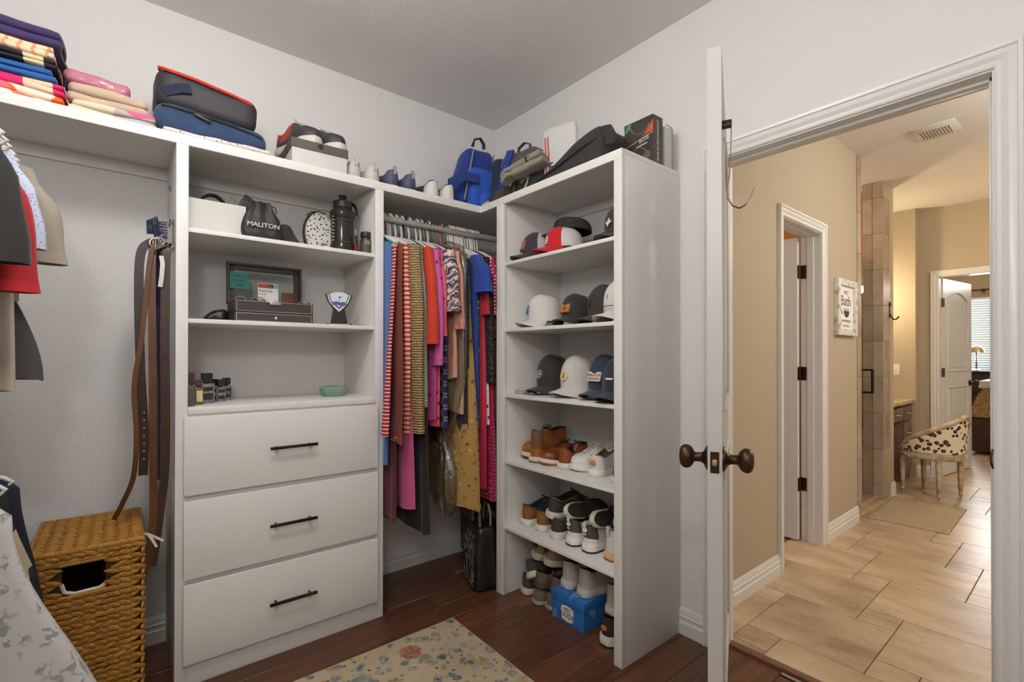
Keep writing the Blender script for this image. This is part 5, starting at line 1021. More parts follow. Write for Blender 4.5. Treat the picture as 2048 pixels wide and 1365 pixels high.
def garment(name, lab, cat, loc, rz, mat, hem, hw=.195, hwh=None, th=.013, fold=.006, dxh=0, dyh=0, sleeve=None, sl_mat=None, cuff=None, grp=None, seed=0, zs=-.165, neck=.05, thh=None, strap=False, hem_mat=None, sl_out=.02, sl_dx=0, both=True, fl=0):
    """garment hanging from a rod: hem = length below rod, sleeve = (length, radius at shoulder, radius at end)"""
    t = thing(name, lab, cat, loc, (0, 0, rz), grp); g = G(); hwh = hwh or hw; thh = thh or th * 1.4; N = 30; rings = []
    lev = [(neck, zs + .050), (hw * .62, zs + .022), (hw * .9, zs + .004), (hw, zs - .02)]
    for w_, z in lev: rings.append(ring(w_, th * (.7 if w_ < hw * .7 else 1), z, N, seed, .001, 0, 0))
    n = 14
    for i in range(1, n + 1):
        u = i / n; z = zs - .02 + (-hem - zs + .02) * u; w_ = hw + (hwh - hw) * smooth(0, 1, u) ; rings.append(ring(w_, th + (thh - th) * u, z - .006 * math.sin(3 * u + seed) * 0, N, seed + .8 * u, fold * (.25 + .75 * u), dxh * u + .004 * math.sin(5 * u + seed * 1.7) * u, dyh * u * u, 4 + seed % 3, fl * u))
    rings[-1] = [(x, y_, z + .010 * math.sin(14 * y_ + seed) + .006 * math.cos(31 * y_ + 2 * seed)) for x, y_, z in rings[-1]]
    g.loft(rings, True); obj('body', g, mat, t, angle=70)
    if hem_mat: g = G(); g.loft([ring(hwh + .002, thh + .002, z, N, seed + .8, fold, dxh, dyh, 4 + seed % 3, fl) for z in (-hem + .028, -hem - .002)]); obj('hem_band', g, hem_mat, t, angle=70)
    if sleeve:
        Ls, r0, r1 = sleeve
        for sd in ((-1, 1) if both else (-1,)):
            g = G(); rg = []; M_ = 16; ns = 10
            for i in range(ns + 1):
                u = i / ns; cy = sd * (hw - .018 + (sl_out + .012) * smooth(0, .35, u) + sl_out * u); cz = zs - .012 - Ls * u; rr = r0 + (r1 - r0) * u; cx = (dxh * .5 + sl_dx) * u
                rg.append([(cx + rr * .55 * math.cos(2 * math.pi * j / M_) + .0035 * math.sin(3 * 2 * math.pi * j / M_ + 4 * u + seed), cy + rr * math.sin(2 * math.pi * j / M_) + .003 * math.cos(9 * u + seed), cz - sd * rr * .30 * math.sin(2 * math.pi * j / M_) * smooth(.0, .2, u) * 0 + (.0 if i else .012)) for j in range(M_)])
            if r1 > .03:
                rg.append([(cx + (p[0] - cx) * .9, cy + (p[1] - cy) * .9, p[2] + .002) for p in rg[-1]]); rg.append([(cx + (p[0] - cx) * .8, cy + (p[1] - cy) * .8, p[2] + .05) for p in rg[-1]])
            g.loft(rg, True); so = obj('sleeve', g, sl_mat or mat, t, angle=70)
            if cuff: g = G(); g.loft([[(p[0], p[1], p[2] - .03 * q) for p in rg[ns]] for q in (-1.0, .1)]); obj('cuff', g, cuff, so, angle=70)
    return t
RZ = 1.925; RY = -.29
m_hw = P('#d4d1cb', .35); m_hb = P('#211f1e', .4); m_hwire = P('#8f8a80', .3, .9); m_teal = P('#3f8a90', .4); m_wood = P('#a9713f', .5)
m_crinkle = fabric('#8a3d2a', .85, 300, .6, '#74301f')
ROW = [
 ('blouse', 'light blue blouse at the left end of the rod', 'blouse', -.963, fabric('#4a6ea8', .85), 1.20, dict(hw=.185, hwh=.195, thh=.014, fl=-.05), 'teal'),
 ('top', 'red top with thin white stripes flaring over the cabinet edge', 'top', -.952, pattern('stripe_thin', ['#a51f2c', '#e3dcd4'], 62), 1.055, dict(hw=.210, hwh=.285, thh=.018, fold=.006, fl=-.080), 'white'),
 ('dress', 'dark maroon dress hanging low behind the rust dress', 'dress', -.946, fabric('#5e1f2a', .9), 1.46, dict(hw=.19, hwh=.20, dxh=-.01), None),
 ('dress', 'rust brown crinkled dress on a white hanger', 'dress', -.928, m_crinkle, 1.085, dict(hw=.225, hwh=.290, thh=.022, fold=.007, fl=-.030, hem_mat=pattern('stripe_thin', ['#a51f2c', '#e3dcd4'], 62)), 'white'),
 ('shirt', 'coral and cream striped shirt with long sleeve', 'shirt', -.896, pattern('stripe', ['#b8383a', '#e6b8a0'], 46), 1.00, dict(hw=.19, sleeve=(.88, .030, .028), sl_out=.012), 'white'),
 ('dress', 'pink jersey dress hanging below the striped shirt', 'dress', -.884, fabric('#b8507c', .9, 400, .3), 1.42, dict(hw=.19, hwh=.24, thh=.032, fold=.012, dxh=.005), 'white'),
 ('cardigan', 'chunky tan knit cardigan with long sleeve', 'cardigan', -.855, pattern('knit', ['#b39769', '#745a36'], 26), 1.04, dict(hw=.205, th=.020, thh=.026, sleeve=(.88, .056, .044), fold=.006), 'white'),
 ('sweater', 'pale mint knit sweater beside the tan cardigan', 'sweater', -.822, pattern('knit', ['#b9c6b8', '#8a9a8c'], 50), 1.04, dict(hw=.20, sleeve=(.76, .034, .026)), 'white'),
 ('dress', 'long black dress with uneven hem', 'dress', -.806, fabric('#23201f', .9, 500, .3), 1.54, dict(hw=.19, hwh=.225, thh=.036, fold=.012, dxh=.010), 'black'),
 ('blouse', 'bright orange red blouse with wide half sleeve', 'blouse', -.780, fabric('#c9381f', .85, 500, .2), 1.18, dict(hw=.195, sleeve=(.46, .046, .058), hwh=.20), 'white'),
 ('blouse', 'orchid pink blouse with dark spots and gathered cuff', 'blouse', -.738, pattern('spot', ['#c65a9e', '#6b1f3a'], 26), 1.02, dict(hw=.20, sleeve=(.56, .040, .036), cuff=fabric('#b04a92', .9, 200, .6)), 'white'),
 ('blouse', 'coral pink blouse with dark red spots', 'blouse', -.712, pattern('spot', ['#d4586c', '#7c1a26'], 22), 1.05, dict(hw=.195, sleeve=(.42, .034, .034)), 'white'),
 ('blouse', 'navy paisley blouse with wide patterned sleeve', 'blouse', -.668, pattern('diamond', ['#23264e', '#8e8aa2', '#4a2f4a'], 24), 1.06, dict(hw=.195, sleeve=(.30, .068, .074), sl_mat=pattern('paisley', ['#2a2c52', '#b9a6a0', '#7d2f38', '#3a3a5c', '#cfc2b4'], 20)), 'white'),
 ('sweater', 'fuzzy peach sweater with ribbed cuff', 'sweater', -.622, fabric('#d68f78', .95, 180, .6, '#dfa590'), .80, dict(hw=.205, sleeve=(.38, .040, .036), cuff=pattern('stripe_thin', ['#cf7f78', '#b96a66'], 140, axis=0)), 'wire'),
 ('jacket', 'beige jacket inside the clear dry cleaning bag', 'jacket', -.575, fabric('#b59a72', .9), .98, dict(hw=.20, th=.016), 'wire'),
 ('skirt', 'long gold paisley skirt with fringed hem', 'skirt', -.520, pattern('floral', ['#b08a4c', '#8a4630', '#cfae70', '#a06a34', '#6b6258'], 30), 1.475, dict(hw=.17, hwh=.275, thh=.050, fold=.014, hem_mat=pattern('spot', ['#c2a262', '#4a3a20'], 120)), 'white'),
 ('blouse', 'dark charcoal blouse hanging between plastic bag and green top', 'blouse', -.548, fabric('#2e2b2d', .9), 1.16, dict(hw=.19, hwh=.20), 'wire'),
 ('top', 'dark green leaf print top', 'top', -.531, pattern('floral', ['#1f4a34', '#3f7a54', '#c9d2b0', '#2a5f45'], 20), 1.17, dict(hw=.185), 'white'),
 ('blouse', 'royal blue blouse with ruffled shoulder', 'blouse', -.490, fabric('#1c3f96', .85, 400, .2), 1.03, dict(hw=.205, hwh=.215, sleeve=(.19, .050, .064), sl_out=.035, thh=.028), 'white'),
 ('top', 'teal floral top showing below the royal blue blouse', 'top', -.475, pattern('floral', ['#2d6470', '#a9c4bc', '#4a8a86', '#e2e0cf'], 28), 1.075, dict(hw=.20, hwh=.205), 'white'),
 ('blouse', 'bright red blouse peeking behind the royal blue ruffle', 'blouse', -.455, fabric('#b3202c', .85), 1.10, dict(hw=.195, sleeve=(.30, .030, .030)), 'white'),
 ('jacket', 'black sequin jacket sleeve near the shelf unit', 'jacket', -.425, pattern('spot', ['#1b1918', '#b9b2a6'], 130), .78, dict(hw=.20, sleeve=(.66, .032, .028)), 'black'),
 ('dress', 'hot pink pleated dress hanging below the cherry print', 'dress', -.440, fabric('#c22a52', .85, 300, .3), 1.41, dict(hw=.19, hwh=.215, thh=.026, fold=.010), None),
 ('dress', 'white dress with red cherry print', 'dress', -.418, pattern('spot', ['#ddd6cc', '#a81c28'], 20), 1.07, dict(hw=.205, hwh=.21), 'white'),
 ('dress', 'raspberry polka dot dress next to the shelf unit', 'dress', -.390, pattern('dot', ['#a8204c', '#e9dfe0'], 52), 1.475, dict(hw=.205, hwh=.235, thh=.028, sleeve=(.30, .034, .034)), 'white'),
 ('blouse', 'salmon patterned blouse squeezed against the shelf unit', 'blouse', -.355, pattern('floral', ['#c98a70', '#8a4a34', '#e2c7b0', '#b06a3a'], 24), 1.05, dict(hw=.19), 'wire'),
]
HM = dict(white=m_hw, black=m_hb, wire=m_hwire, teal=m_teal)
HN = dict(white='white plastic', black='black velvet', wire='thin wire', teal='teal plastic')
for i, (nm, lab, cat, x, m_, hem, kw, hk) in enumerate(ROW):
    garment(nm, lab, cat, (x, RY, RZ), 0, m_, hem, seed=i, grp='clothes on the middle rod', **kw)
    if hk: hanger('%s hanger carrying the %s' % (HN[hk], lab.split(' with ')[0].split(' on ')[0].split(' hanging ')[0].split(' inside ')[0].split(' flaring ')[0].split(' showing ')[0].split(' at ')[0].split(' beside ')[0].split(' next ')[0].split(' peeking ')[0].split(' near ')[0].split(' squeezed ')[0]), (x, RY, RZ), 0, HM[hk], 'hangers on the middle rod', .185, r_=.0022 if hk == 'wire' else .0048)
for i in range(13): hanger('plain white hanger packed in the tight bunch at the right of the rod', (-.545 + i * .0165, RY, RZ), rnd.uniform(-4, 4), m_hw, 'tight bunch of white hangers', .17)
for i in range(5): hanger('empty white hanger nested in the bunch at the left of the rod', (-.965 + i * .011, RY, RZ), rnd.uniform(-3, 3), m_hw, 'nested white hangers at the rod end', .205)
for i in range(4): hanger('dark wire hanger in the row at the middle of the rod', (-.700 + i * .019, RY, RZ), rnd.uniform(-4, 4), P('#5a4a34', .35, .8), 'wire hangers at the middle of the rod', .17, r_=.0018)
hanger('orange brown wooden hanger at the middle of the rod', (-.590, RY, RZ), 0, m_wood, None, .19, r_=.005)
# dry cleaning bag
t = thing('garment_bag', 'clear plastic dry cleaning bag knotted below the beige jacket', 'bag', (-.578, RY, RZ))
m_film = Nodes('clear_film'); v_ = m_film.co(); tr_ = m_film.n('BsdfTransparent'); gl_ = m_film.n('BsdfGlossy'); gl_.inputs['Roughness'].default_value = .22; mx_ = m_film.n('MixShader')
lw = m_film.n('LayerWeight'); lw.inputs[0].default_value = .35; bp = m_film.n('Bump'); bp.inputs['Strength'].default_value = .8; bp.inputs['Distance'].default_value = .01; m_film.l(m_film.noise(v_, 26, 3), bp.inputs['Height']); m_film.l(bp.outputs[0], gl_.inputs['Normal']); m_film.l(bp.outputs[0], lw.inputs['Normal'])
f_ = m_film.math('ADD', m_film.math('MULTIPLY', lw.outputs[1], .40), .08); m_film.l(f_, mx_.inputs[0]); df_ = m_film.n('BsdfTranslucent'); df_.inputs[0].default_value = (.8, .8, .8, 1); m2_ = m_film.n('MixShader'); m2_.inputs[0].default_value = .20; m_film.l(tr_.outputs[0], m2_.inputs[1]); m_film.l(df_.outputs[0], m2_.inputs[2]); m_film.l(m2_.outputs[0], mx_.inputs[1]); m_film.l(gl_.outputs[0], mx_.inputs[2]); m_film.l(mx_.outputs[0], m_film.t.nodes['Material Output'].inputs['Surface'])
g = G(); rg = []
for w_, th_, z, dx in ((.06, .010, -.075, 0), (.205, .026, -.13, 0), (.225, .034, -.25, 0), (.225, .036, -.60, 0), (.215, .034, -.85, -.005), (.15, .028, -1.02, -.012), (.05, .018, -1.12, -.02), (.022, .016, -1.16, -.02), (.05, .022, -1.20, -.02), (.10, .034, -1.30, -.025), (.105, .036, -1.42, -.025), (.09, .03, -1.50, -.02), (.05, .02, -1.54, -.02)):
    rg.append(ring(w_, th_, z, 48, 1.3 + z * 5, .011, dx, -.06 * smooth(-1.0, -1.2, z) if z < -1 else 0, 11))
g.loft(rg, False); obj('film', g, m_film.m, t, angle=80)
# ---------------------------------------------------------------- clothes at the left edge
def ltop(lab, y_, m_, hem, grp='shirts on the upper left rod', nm='shirt', **k): return garment(nm, lab, 'shirt', (-2.36, y_, 1.93), 90, m_, hem, grp=grp, **k)
ltop('dark grey shorts hanging behind the cream garment at the left edge', -.545, fabric('#4f4a47', .9, 500, .3), .775, hw=.10, hwh=.235, thh=.030, seed=3, nm='shorts', zs=-.24)
ltop('heather beige t-shirt with wide sleeve at the left edge', -.625, fabric('#a89d8e', .9, 600, .35, '#988d80'), .55, hw=.190, sleeve=(.255, .050, .056), sl_out=.028, seed=5)
ltop('cream shirt body hanging under the red sleeve', -.690, fabric('#c9bcab', .9), .785, hw=.185, hwh=.192, thh=.025, seed=8)
ltop('blue and white micro print shirt sleeve', -.745, pattern('spot', ['#c3cbe0', '#3c5cae'], 120), .60, hw=.165, sleeve=(.235, .045, .050), sl_out=.026, seed=9)
ltop('red polo shirt sleeve at the left edge', -.805, fabric('#b71f27', .85, 500, .3), .55, hw=.155, sleeve=(.36, .042, .046), sl_out=.030, seed=11)
ltop('royal blue shirt hanging nearest the camera edge', -.850, fabric('#1f4fa6', .85), .820, hw=.175, hwh=.186, thh=.025, seed=13)
ltop('black shirt sleeve at the far left edge', -.905, fabric('#2a2727', .9), .60, hw=.155, sleeve=(.30, .044, .050), sl_out=.024, seed=15)
for y_ in (-.545, -.625, -.690, -.745, -.805, -.850, -.905): hanger('white tubular hanger on the upper left rod', (-2.36, y_, 1.93), 90, m_hw, 'hangers on the upper left rod', .195, r_=.005)
g = G(); g.tube([(-2.36, -.42, 1.045), (-2.36, -2.1, 1.045)], .017, 16); o = obj('hanging_rod', g, P('#b9b5ae', .35, .3)); tag(o, 'lower grey closet rod at the left edge', 'rod')
def llow(lab, y_, m_, hem, **k): return garment('shirt', lab, 'shirt', (-2.36, y_, 1.045), 90, m_, hem, grp='shirts on the lower left rod', **k)
llow('navy shirt sleeve hanging behind the hamper edge', -.66, fabric('#1f2136', .9), .55, hw=.20, hwh=.245, thh=.03, fold=.008, seed=3)
llow('black shirt with beige brush print over the hamper', -.76, pattern('blotch', ['#211e20', '#211e20', '#28242a', '#b9a78e'], 11), .50, hw=.19, hwh=.255, thh=.035, fold=.010, seed=5)
llow('white shirt with grey leaf print beside the hamper', -.98, pattern('leaf', ['#c9c7c4', '#979794'], 30),   .80, hw=.225, hwh=.41, th=.02, thh=.045, fold=.010, seed=7)
llow('grey shirt with red placket at the lower left corner', -1.12, fabric('#77746e', .9, 300, .4), .80, hw=.175, hwh=.215, thh=.03, seed=9)
for y_ in (-.66, -.76, -.98, -1.12): hanger('white tubular hanger on the lower left rod', (-2.36, y_, 1.045), 90, m_hw, 'hangers on the lower left rod', .185, r_=.005)
# ---------------------------------------------------------------- belts on the cabinet side
t = thing('belt_hook', 'metal belt hook rack on the left side of the cabinet', 'hook', (XA, -.33, 1.70)); m_ant = P('#6e6354', .35, .9)
g = G(); g.box((-.004, -.012, -.06), (0, .012, .05), .001, seg=1); g.tube([(-.003, 0, .03), (-.012, 0, .05), (-.014, 0, .02)], .003, 6); obj('plate', g, m_ant, t)
for yy in (-.03, .0, .03): g = G(); g.tube([(-.003, yy * .3, -.04), (-.03, yy, -.062), (-.055, yy, -.060), (-.068, yy, -.045)], .004, 8); obj('prong', g, m_ant, t)
m_buck = P('#a39a8a', .3, .9)
def belt(lab, mat, pts, w_=.034, buckle=True, up=(0, 1, 0), holes=0):
    t = thing('belt', lab, 'belt', pts[0], (0, 0, 0), 'belts on the cabinet side'); o0 = Vector(pts[0]); q = [Vector(p) - o0 for p in pts]; g = G()
    fine = []
    for i in range(len(q) - 1):
        p0, p1, p2, p3 = q[max(i - 1, 0)], q[i], q[i + 1], q[min(i + 2, len(q) - 1)]
        for k_ in range(6):
            u = k_ / 6; fine.append(.5 * ((2 * p1) + (p2 - p0) * u + (2 * p0 - 5 * p1 + 4 * p2 - p3) * u * u + (3 * p1 - p0 - 3 * p2 + p3) * u ** 3))
    fine.append(q[-1]); g.tube(fine, 0, flat=(w_, .0035, up)); b_ = obj('strap', g, mat, t, angle=50)
    if buckle:
        g = G(); pb = q[0]; g.tube([(pb.x + .018 * math.cos(R(a)), pb.y - .004, pb.z + .002 + .020 * math.sin(R(a))) for a in range(0, 361, 40)], .0028, 6); g.tube([(pb.x, pb.y - .005, pb.z + .02), (pb.x, pb.y - .006, pb.z - .02)], .002, 6); obj('buckle', g, m_buck, t)
    if holes:
        g = G()
        for i in range(holes): p = q[-1] + Vector((.002, -.003, .06 + .028 * i)); g.lathe([(.0025, 0), (.0025, .001)], 8, T(p.x, p.y, p.z, 90, 0, 0))
        obj('holes', g, P('#cdb892', .5), b_, kind='stuff')
lt = lambda a, b: P(a, .42, var=(b, 10), bump=(120, .1, .001))
belt('dark brown belt with punched holes, broad rounded end', lt('#2e1c15', '#251510'), [(-1.835, -.360, 1.648), (-1.862, -.360, 1.645), (-1.888, -.365, 1.600), (-1.893, -.370, 1.45), (-1.886, -.370, 1.15), (-1.876, -.365, .95), (-1.878, -.365, .795)], .028, True, holes=7)
belt('narrow caramel belt whose tip rests on the hamper lid', lt('#663712', '#55300f'), [(-1.845, -.375, 1.640), (-1.862, -.38, 1.58), (-1.884, -.38, 1.30), (-1.905, -.38, 1.12), (-1.898, -.38, .95), (-1.905, -.37, .80), (-1.935, -.34, .70), (-1.960, -.32, .640)], .016)
belt('tan leather belt hanging straight in the middle', lt('#643815', '#532d10'), [(-1.848, -.345, 1.640), (-1.856, -.365, 1.56), (-1.852, -.372, 1.2), (-1.850, -.372, .9), (-1.848, -.375, .66), (-1.862, -.38, .50), (-1.884, -.385, .415)], .024)
belt('reddish brown belt hanging next to the cabinet panel', lt('#432619', '#371e13'), [(-1.806, -.345, 1.640), (-1.812, -.355, 1.60), (-1.815, -.36, 1.3), (-1.812, -.362, 1.0), (-1.815, -.365, .80), (-1.832, -.37, .62), (-1.846, -.372, .50), (-1.852, -.374, .46)], .028)
t = thing('necktie', 'navy patterned necktie hanging behind the belts', 'tie', (-1.826, -.30, 1.66), (0, 0, 0)); g = G(); g.tube([(-.03, 0, .03), (-.032, -.01, .075), (-.022, -.012, .09), (-.010, -.01, .05), (-.004, -.01, -.05), (-.002, -.012, -.5), (-.004, -.012, -.90)], 0, flat=(.026, .004, (0, 1, 0))); obj('blade', g, pattern('dot', ['#20243c', '#7a7f96'], 130), t)
g = G(); g.tube([(.006, -.02, .08), (.008, -.02, 0), (.010, -.02, -.6), (.010, -.02, -.75)], 0, flat=(.024, .004, (0, 1, 0))); obj('tail', g, pattern('paisley', ['#20243c', '#5a2a30', '#7a7f96'], 60), t)
t = thing('belt_tag', 'white cloth ribbon tag hanging among the belts', 'tag', (-1.828, -.372, 1.60)); g = G(); g.tube([(0, 0, 0), (.004, -.004, -.03), (.001, -.003, -.08), (-.003, 0, -.115)], 0, flat=(.014, .001, (0, 1, 0))); obj('ribbon', g, P('#d6d4d0', .6), t)
# ---------------------------------------------------------------- wicker hamper
HX0, HX1, HY0, HY1, HH = -2.165, -1.882, -.495, -.085, .618
t = thing('hamper', 'woven water hyacinth laundry hamper with lid', 'hamper', ((HX0 + HX1) / 2, (HY0 + HY1) / 2, 0)); hx, hy = (HX1 - HX0) / 2, (HY1 - HY0) / 2
m_wick = Nodes('hyacinth'); oi_ = m_wick.n('ObjectInfo'); vv_ = m_wick.co(scale=(60, 60, 12)); c_ = m_wick.ramp(m_wick.noise(vv_, 3, 5, .6), [(.25, '#6e4513'), (.5, '#a87427'), (.8, '#c9994a')]); hs_ = m_wick.n('HueSaturation'); m_wick.l(c_, hs_.inputs['Color']); m_wick.l(m_wick.math('ADD', m_wick.math('MULTIPLY', oi_.outputs['Random'], .35), .82), hs_.inputs['Value']); m_wick.set(hs_.outputs[0], .55); m_wick.bump(m_wick.noise(vv_, 3, 4), .4, .002); m_wick = m_wick.m
g = G(); g.box((-hx + .008, -hy + .008, 0), (hx - .008, hy - .008, .60)); 
g = G()
for a, b in (((-hx + .006, -hy + .006, 0), (hx - .006, -hy + .010, .465)), ((-hx + .006, -hy + .006, .465), (-.062, -hy + .010, .60)), ((.045, -hy + .006, .465), (hx - .006, -hy + .010, .60)), ((-.062, -hy + .006, .56), (.045, -hy + .010, .60)), ((-hx + .006, hy - .010, 0), (hx - .006, hy - .006, .60)), ((-hx + .006, -hy + .01, 0), (-hx + .010, hy - .01, .60)), ((hx - .010, -hy + .01, 0), (hx - .006, hy - .01, .60))): g.box(a, b)
bo = obj('body', g, P('#4a2d0c', .8), t)
g = G(); soft(g, 2 * hx - .03, 2 * hy - .03, .28, .03, 6, .004, 12, 3); obj('liner', g, fabric('#cfcabd', .9), t)
def strand_mesh(Ls, r0, tw):
    g = G(); n = 7; rg = []
    for i in range(n + 1):
        u = i / n; rr = r0 * (.35 + .65 * math.sin(math.pi * u) ** .7); rg.append([((u - .5) * Ls, rr * .75 * math.cos(R(60 * j)) - .35 * r0 * math.sin(math.pi * u), tw * (u - .5) + rr * math.sin(R(60 * j))) for j in range(6)])
    g.loft(rg); return g.mesh('strand', m_wick, 60)
sm = [strand_mesh(.050, .0085, .012 * s_) for s_ in (1, -1)]; cnt = 0; far = G()
ROWS = 32; dzr = .60 / ROWS
for r_i in range(ROWS):
    z = .010 + r_i * dzr; step = .030
    n_ = int(2 * hx / step) + 1
    for i in range(n_):
        x = -hx + .012 + i * step + (step * .5 if r_i % 2 else 0)
        if x > hx - .008: continue
        if .468 < z < .562 and -.080 < x < .062: continue
        ob = bpy.data.objects.new('strand', sm[r_i % 2]); C.objects.link(ob); ob.parent = bo; ob.location = (x, -hy + .002, z); ob.rotation_euler = (rnd.uniform(-.15, .15), rnd.uniform(-.1, .1), 0); ob.scale = (1, 1, rnd.uniform(.92, 1.1)); cnt += 1
    ny_ = int(2 * hy / step) + 1
    for sd in (1, -1):
        for i in range(ny_):
            y_ = -hy + .012 + i * step + (step * .5 if r_i % 2 else 0)
            if y_ > hy - .008: continue
            me = sm[r_i % 2]; M_ = T(sd * (hx - .002), y_, z, 0, 0, 90 if sd > 0 else -90) @ Matrix.Diagonal((1, 1, rnd.uniform(.92, 1.1), 1))
            far.add([v.co for v in me.vertices], [tuple(p.vertices) for p in me.polygons], M_)
obj('side_strands', far, m_wick, bo, angle=60, kind='stuff')
for z0 in (.462, .566): g = G(); g.tube([(-.070, -hy - .001, z0), (.052, -hy - .001, z0)], .006, 8); obj('handle_wrap', g, m_wick, bo)
g = G(); g.tube([(-.062, -hy + .004, .505), (-.055, -hy + .006, .478), (-.030, -hy + .006, .468), (.030, -hy + .006, .470), (.045, -hy + .006, .480)], .006, 6); obj('liner_edge', g, fabric('#d2cdc0', .9), t)
g = G(); g.box((-hx + .004, -hy + .004, .598), (hx - .004, hy - .004, .607)); li = obj('lid', g, P('#5b3a12', .8), t)
km = []
for s_ in (1, -1):
    g = G(); n = 5; rg = []
    for i in range(n + 1):
        u = i / n; rr = .0095 * (.4 + .6 * math.sin(math.pi * u) ** .7); rg.append([((u - .5) * .030, s_ * .016 * (u - .5) + rr * math.cos(R(72 * j)), .0 + rr * .8 * math.sin(R(72 * j))) for j in range(5)])
    g.loft(rg); km.append(g.mesh('lid_strand', m_wick, 60))
for c_i in range(8):
    for r_i in range(30):
        x = -hx + .018 + c_i * (2 * hx - .036) / 7; y_ = -hy + .014 + r_i * (2 * hy - .028) / 29
        ob = bpy.data.objects.new('lid_strand', km[r_i % 2]); C.objects.link(ob); ob.parent = li; ob.location = (x + (.004 if r_i % 2 else -.004), y_, .6075); ob.rotation_euler = (0, rnd.uniform(-.1, .1), rnd.uniform(-.25, .25))
g = G(); cs = [(-hx, -hy), (hx, -hy), (hx, hy), (-hx, hy)]; g.tube([(x, y_, .606) for x, y_ in cs + cs[:2]], .0075, 8); obj('lid_rim', g, m_wick, li)
for k_, pts in enumerate(([(hx, -.10, .595), (hx + .018, -.12, .590), (hx + .030, -.13, .570), (hx + .042, -.14, .545)], [(hx, -.10, .595), (hx + .022, -.12, .588), (hx + .045, -.125, .572), (hx + .062, -.13, .560)])): g = G(); g.tube(pts, 0, flat=(.008, .002, (0, 1, 0))); obj('liner_tie', g, P('#cfc6b2', .8), t)
# ---------------------------------------------------------------- rug, tote, case on the floor
t = thing('area_rug', 'beige distressed rug with small blue and rust flowers', 'rug', (-1.388, -1.652, 0)); RX_, RY_ = .65, 1.0
s_ = Nodes('rug_pile'); v_ = s_.co(); base = s_.mix(s_.ramp(s_.noise(v_, 5, 4), [(.3, '#000000'), (.7, '#ffffff')]), '#b3a283', '#c7b697')
def blooms(b, sc_, cols, lo, hi, thr):
    d = s_.voro(v_, sc_); h = s_.n('SeparateColor'); s_.l(d.outputs['Color'], h.inputs[0]); c = s_.ramp(h.outputs[1], [(i / len(cols), q) for i, q in enumerate(cols)], 'CONSTANT')
    e = s_.math('ADD', d.outputs['Distance'], s_.math('MULTIPLY', s_.noise(v_, sc_ * 4, 2), .28)); f = s_.math('MULTIPLY', s_.math('LESS_THAN', e, hi), s_.math('GREATER_THAN', e, lo)); f = s_.math('MULTIPLY', f, s_.math('GREATER_THAN', h.outputs[0], thr)); f = s_.math('MULTIPLY', f, s_.ramp(s_.noise(v_, 60, 3), [(.3, '#444444'), (.6, '#ffffff')])); return s_.mix(f, b, c)
base = blooms(base, 20, ['#66767c', '#75858a', '#5f6d70', '#8d9790'], .0, .55, .12); base = blooms(base, 20, ['#a89674', '#4a4650', '#b08a4a'], .0, .30, .12); base = blooms(base, 7, ['#a5542a', '#b58a48', '#5d6a72'], .08, .46, .45); base = blooms(base, 11, ['#a08a5e', '#7d8a8c', '#b9a06c', '#8a8468'], .18, .48, .30); base = blooms(base, 34, ['#4a4440', '#6f7f86', '#5a6a52'], .10, .42, .35)
s_.set(base, .95); s_.bump(s_.noise(v_, 420, 3), .5, .003)
g = G(); g.box((-RX_, -RY_, 0), (RX_, RY_, .009), .003); obj('pile', g, s_.m, t)
g = G(); g.tube([(-RX_, RY_, .005), (RX_, RY_, .005), (RX_, -RY_, .005), (-RX_, -RY_, .005), (-RX_, RY_, .005)], .0045, 6); obj('binding', g, P('#b7a78a', .9, bump=(300, .5, .002)), t)
t = thing('tote_bag', 'black woven leather tote bag on the floor by the shelf unit', 'bag', (-.430, -.455, 0), (0, 0, -16)); m_tl = P('#2b2521', .32, bump=(55, .5, .004), var=('#1d1917', 20))
g = G(); soft(g, .13, .19, .33, .03, 12, .008, 10, 41, lambda p: (p.x * (1.15 - .35 * p.z / .33), p.y * (1.05 - .15 * p.z / .33), p.z)); tb_ = obj('body', g, m_tl, t); 
for s0 in (-.03, .03): g = G(); g.tube([(s0, -.055, .30), (s0, -.050, .39), (s0, -.02, .43), (s0, .03, .43), (s0, .055, .39), (s0, .06, .30)], .007, 8); obj('handle', g, P('#6e6a66', .4), t)
g = G()
for k_ in range(90):
    yy, zz = rnd.uniform(-.085, .085), rnd.uniform(.03, .30); g.box((-.0015, -.001, -.009), (.0, .001, .009), M=T(-.075 + .07 * zz * .30, yy * (1 - .15 * zz), zz, rnd.uniform(-30, 30), 0, 0))
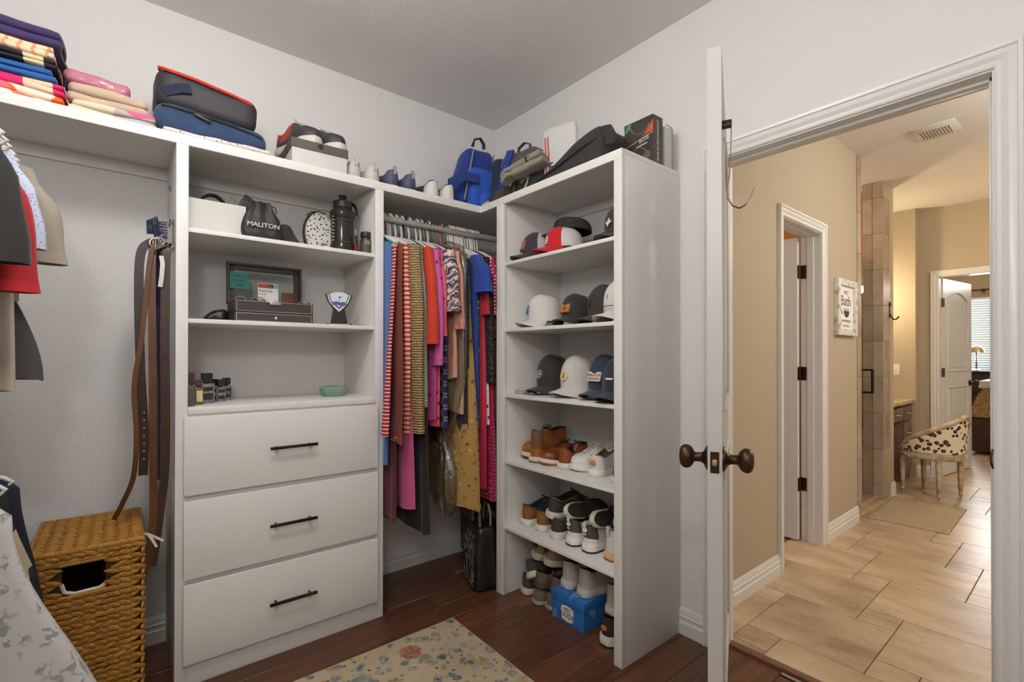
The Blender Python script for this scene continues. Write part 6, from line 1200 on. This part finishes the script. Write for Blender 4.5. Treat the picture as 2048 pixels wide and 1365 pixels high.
obj('stitches', g, P('#8d857a', .5), tb_, kind='stuff')
t = thing('luggage', 'black carry case with leopard print flap standing behind the tote bag', 'luggage', (-.215, -.17, 0), (0, 0, -10)); g = G(); g.box((-.10, -.13, .03), (.10, .13, .30), .015); obj('shell', g, P('#2a2b2f', .35), t); g = G(); g.box((-.105, -.13, .25), (.105, .13, .33), .02); obj('flap', g, pattern('leopard', ['#8a6a45', '#1d1613', '#4a3320'], 45), t); g = G(); g.tube([(-.112, -.125, .04), (-.114, -.125, .30), (-.112, -.10, .35)], .006, 8); obj('frame', g, m_black_metal, t)
# ---------------------------------------------------------------- lamps
def dome(lab, loc):
    t = thing('ceiling_lamp', lab, 'lamp', loc); g = G(); g.lathe([(0, 0), (.17, 0), (.175, -.012), (.17, -.03), (0, -.03)], 32); obj('base', g, m_bronze, t)
    s_ = Nodes('lamp_glass'); s_.set('#ffffff', .5); s_.b.inputs['Emission Color'].default_value = (1, .95, .88, 1); s_.b.inputs['Emission Strength'].default_value = 3
    g = G(); g.lathe([(.155, -.03), (.15, -.055), (.115, -.085), (.06, -.105), (0, -.11)], 32); obj('shade', g, s_.m, t)
dome('frosted dome lamp on the closet ceiling over the rug', (-1.72, -1.42, H))
t = thing('floor_lamp', 'added fill lamp shaped as a bronze torchiere, unseen behind the camera', 'lamp', (-2.30, -2.80, 0)); g = G(); g.lathe([(0, 0), (.14, 0), (.14, .012), (.02, .03), (0, .03)], 28); obj('base', g, m_bronze, t); g = G(); g.tube([(0, 0, .02), (0, 0, 1.90)], .011, 12); obj('pole', g, m_bronze, t); g = G(); g.lathe([(.0, 1.87), (.03, 1.875), (.12, 1.915), (.15, 1.940), (.145, 1.94), (.115, 1.92), (.03, 1.885), (0, 1.88)], 28); obj('bowl', g, m_bronze, t)  # torchiere added out of view to carry the fill light
dome('frosted dome lamp on the bathroom ceiling nearest the closet', (1.6, -3.0, H)); dome('frosted dome lamp on the bathroom ceiling by the far wall', (3.6, -2.9, H)); dome('frosted dome lamp in the bedroom', (6.6, -2.4, H))
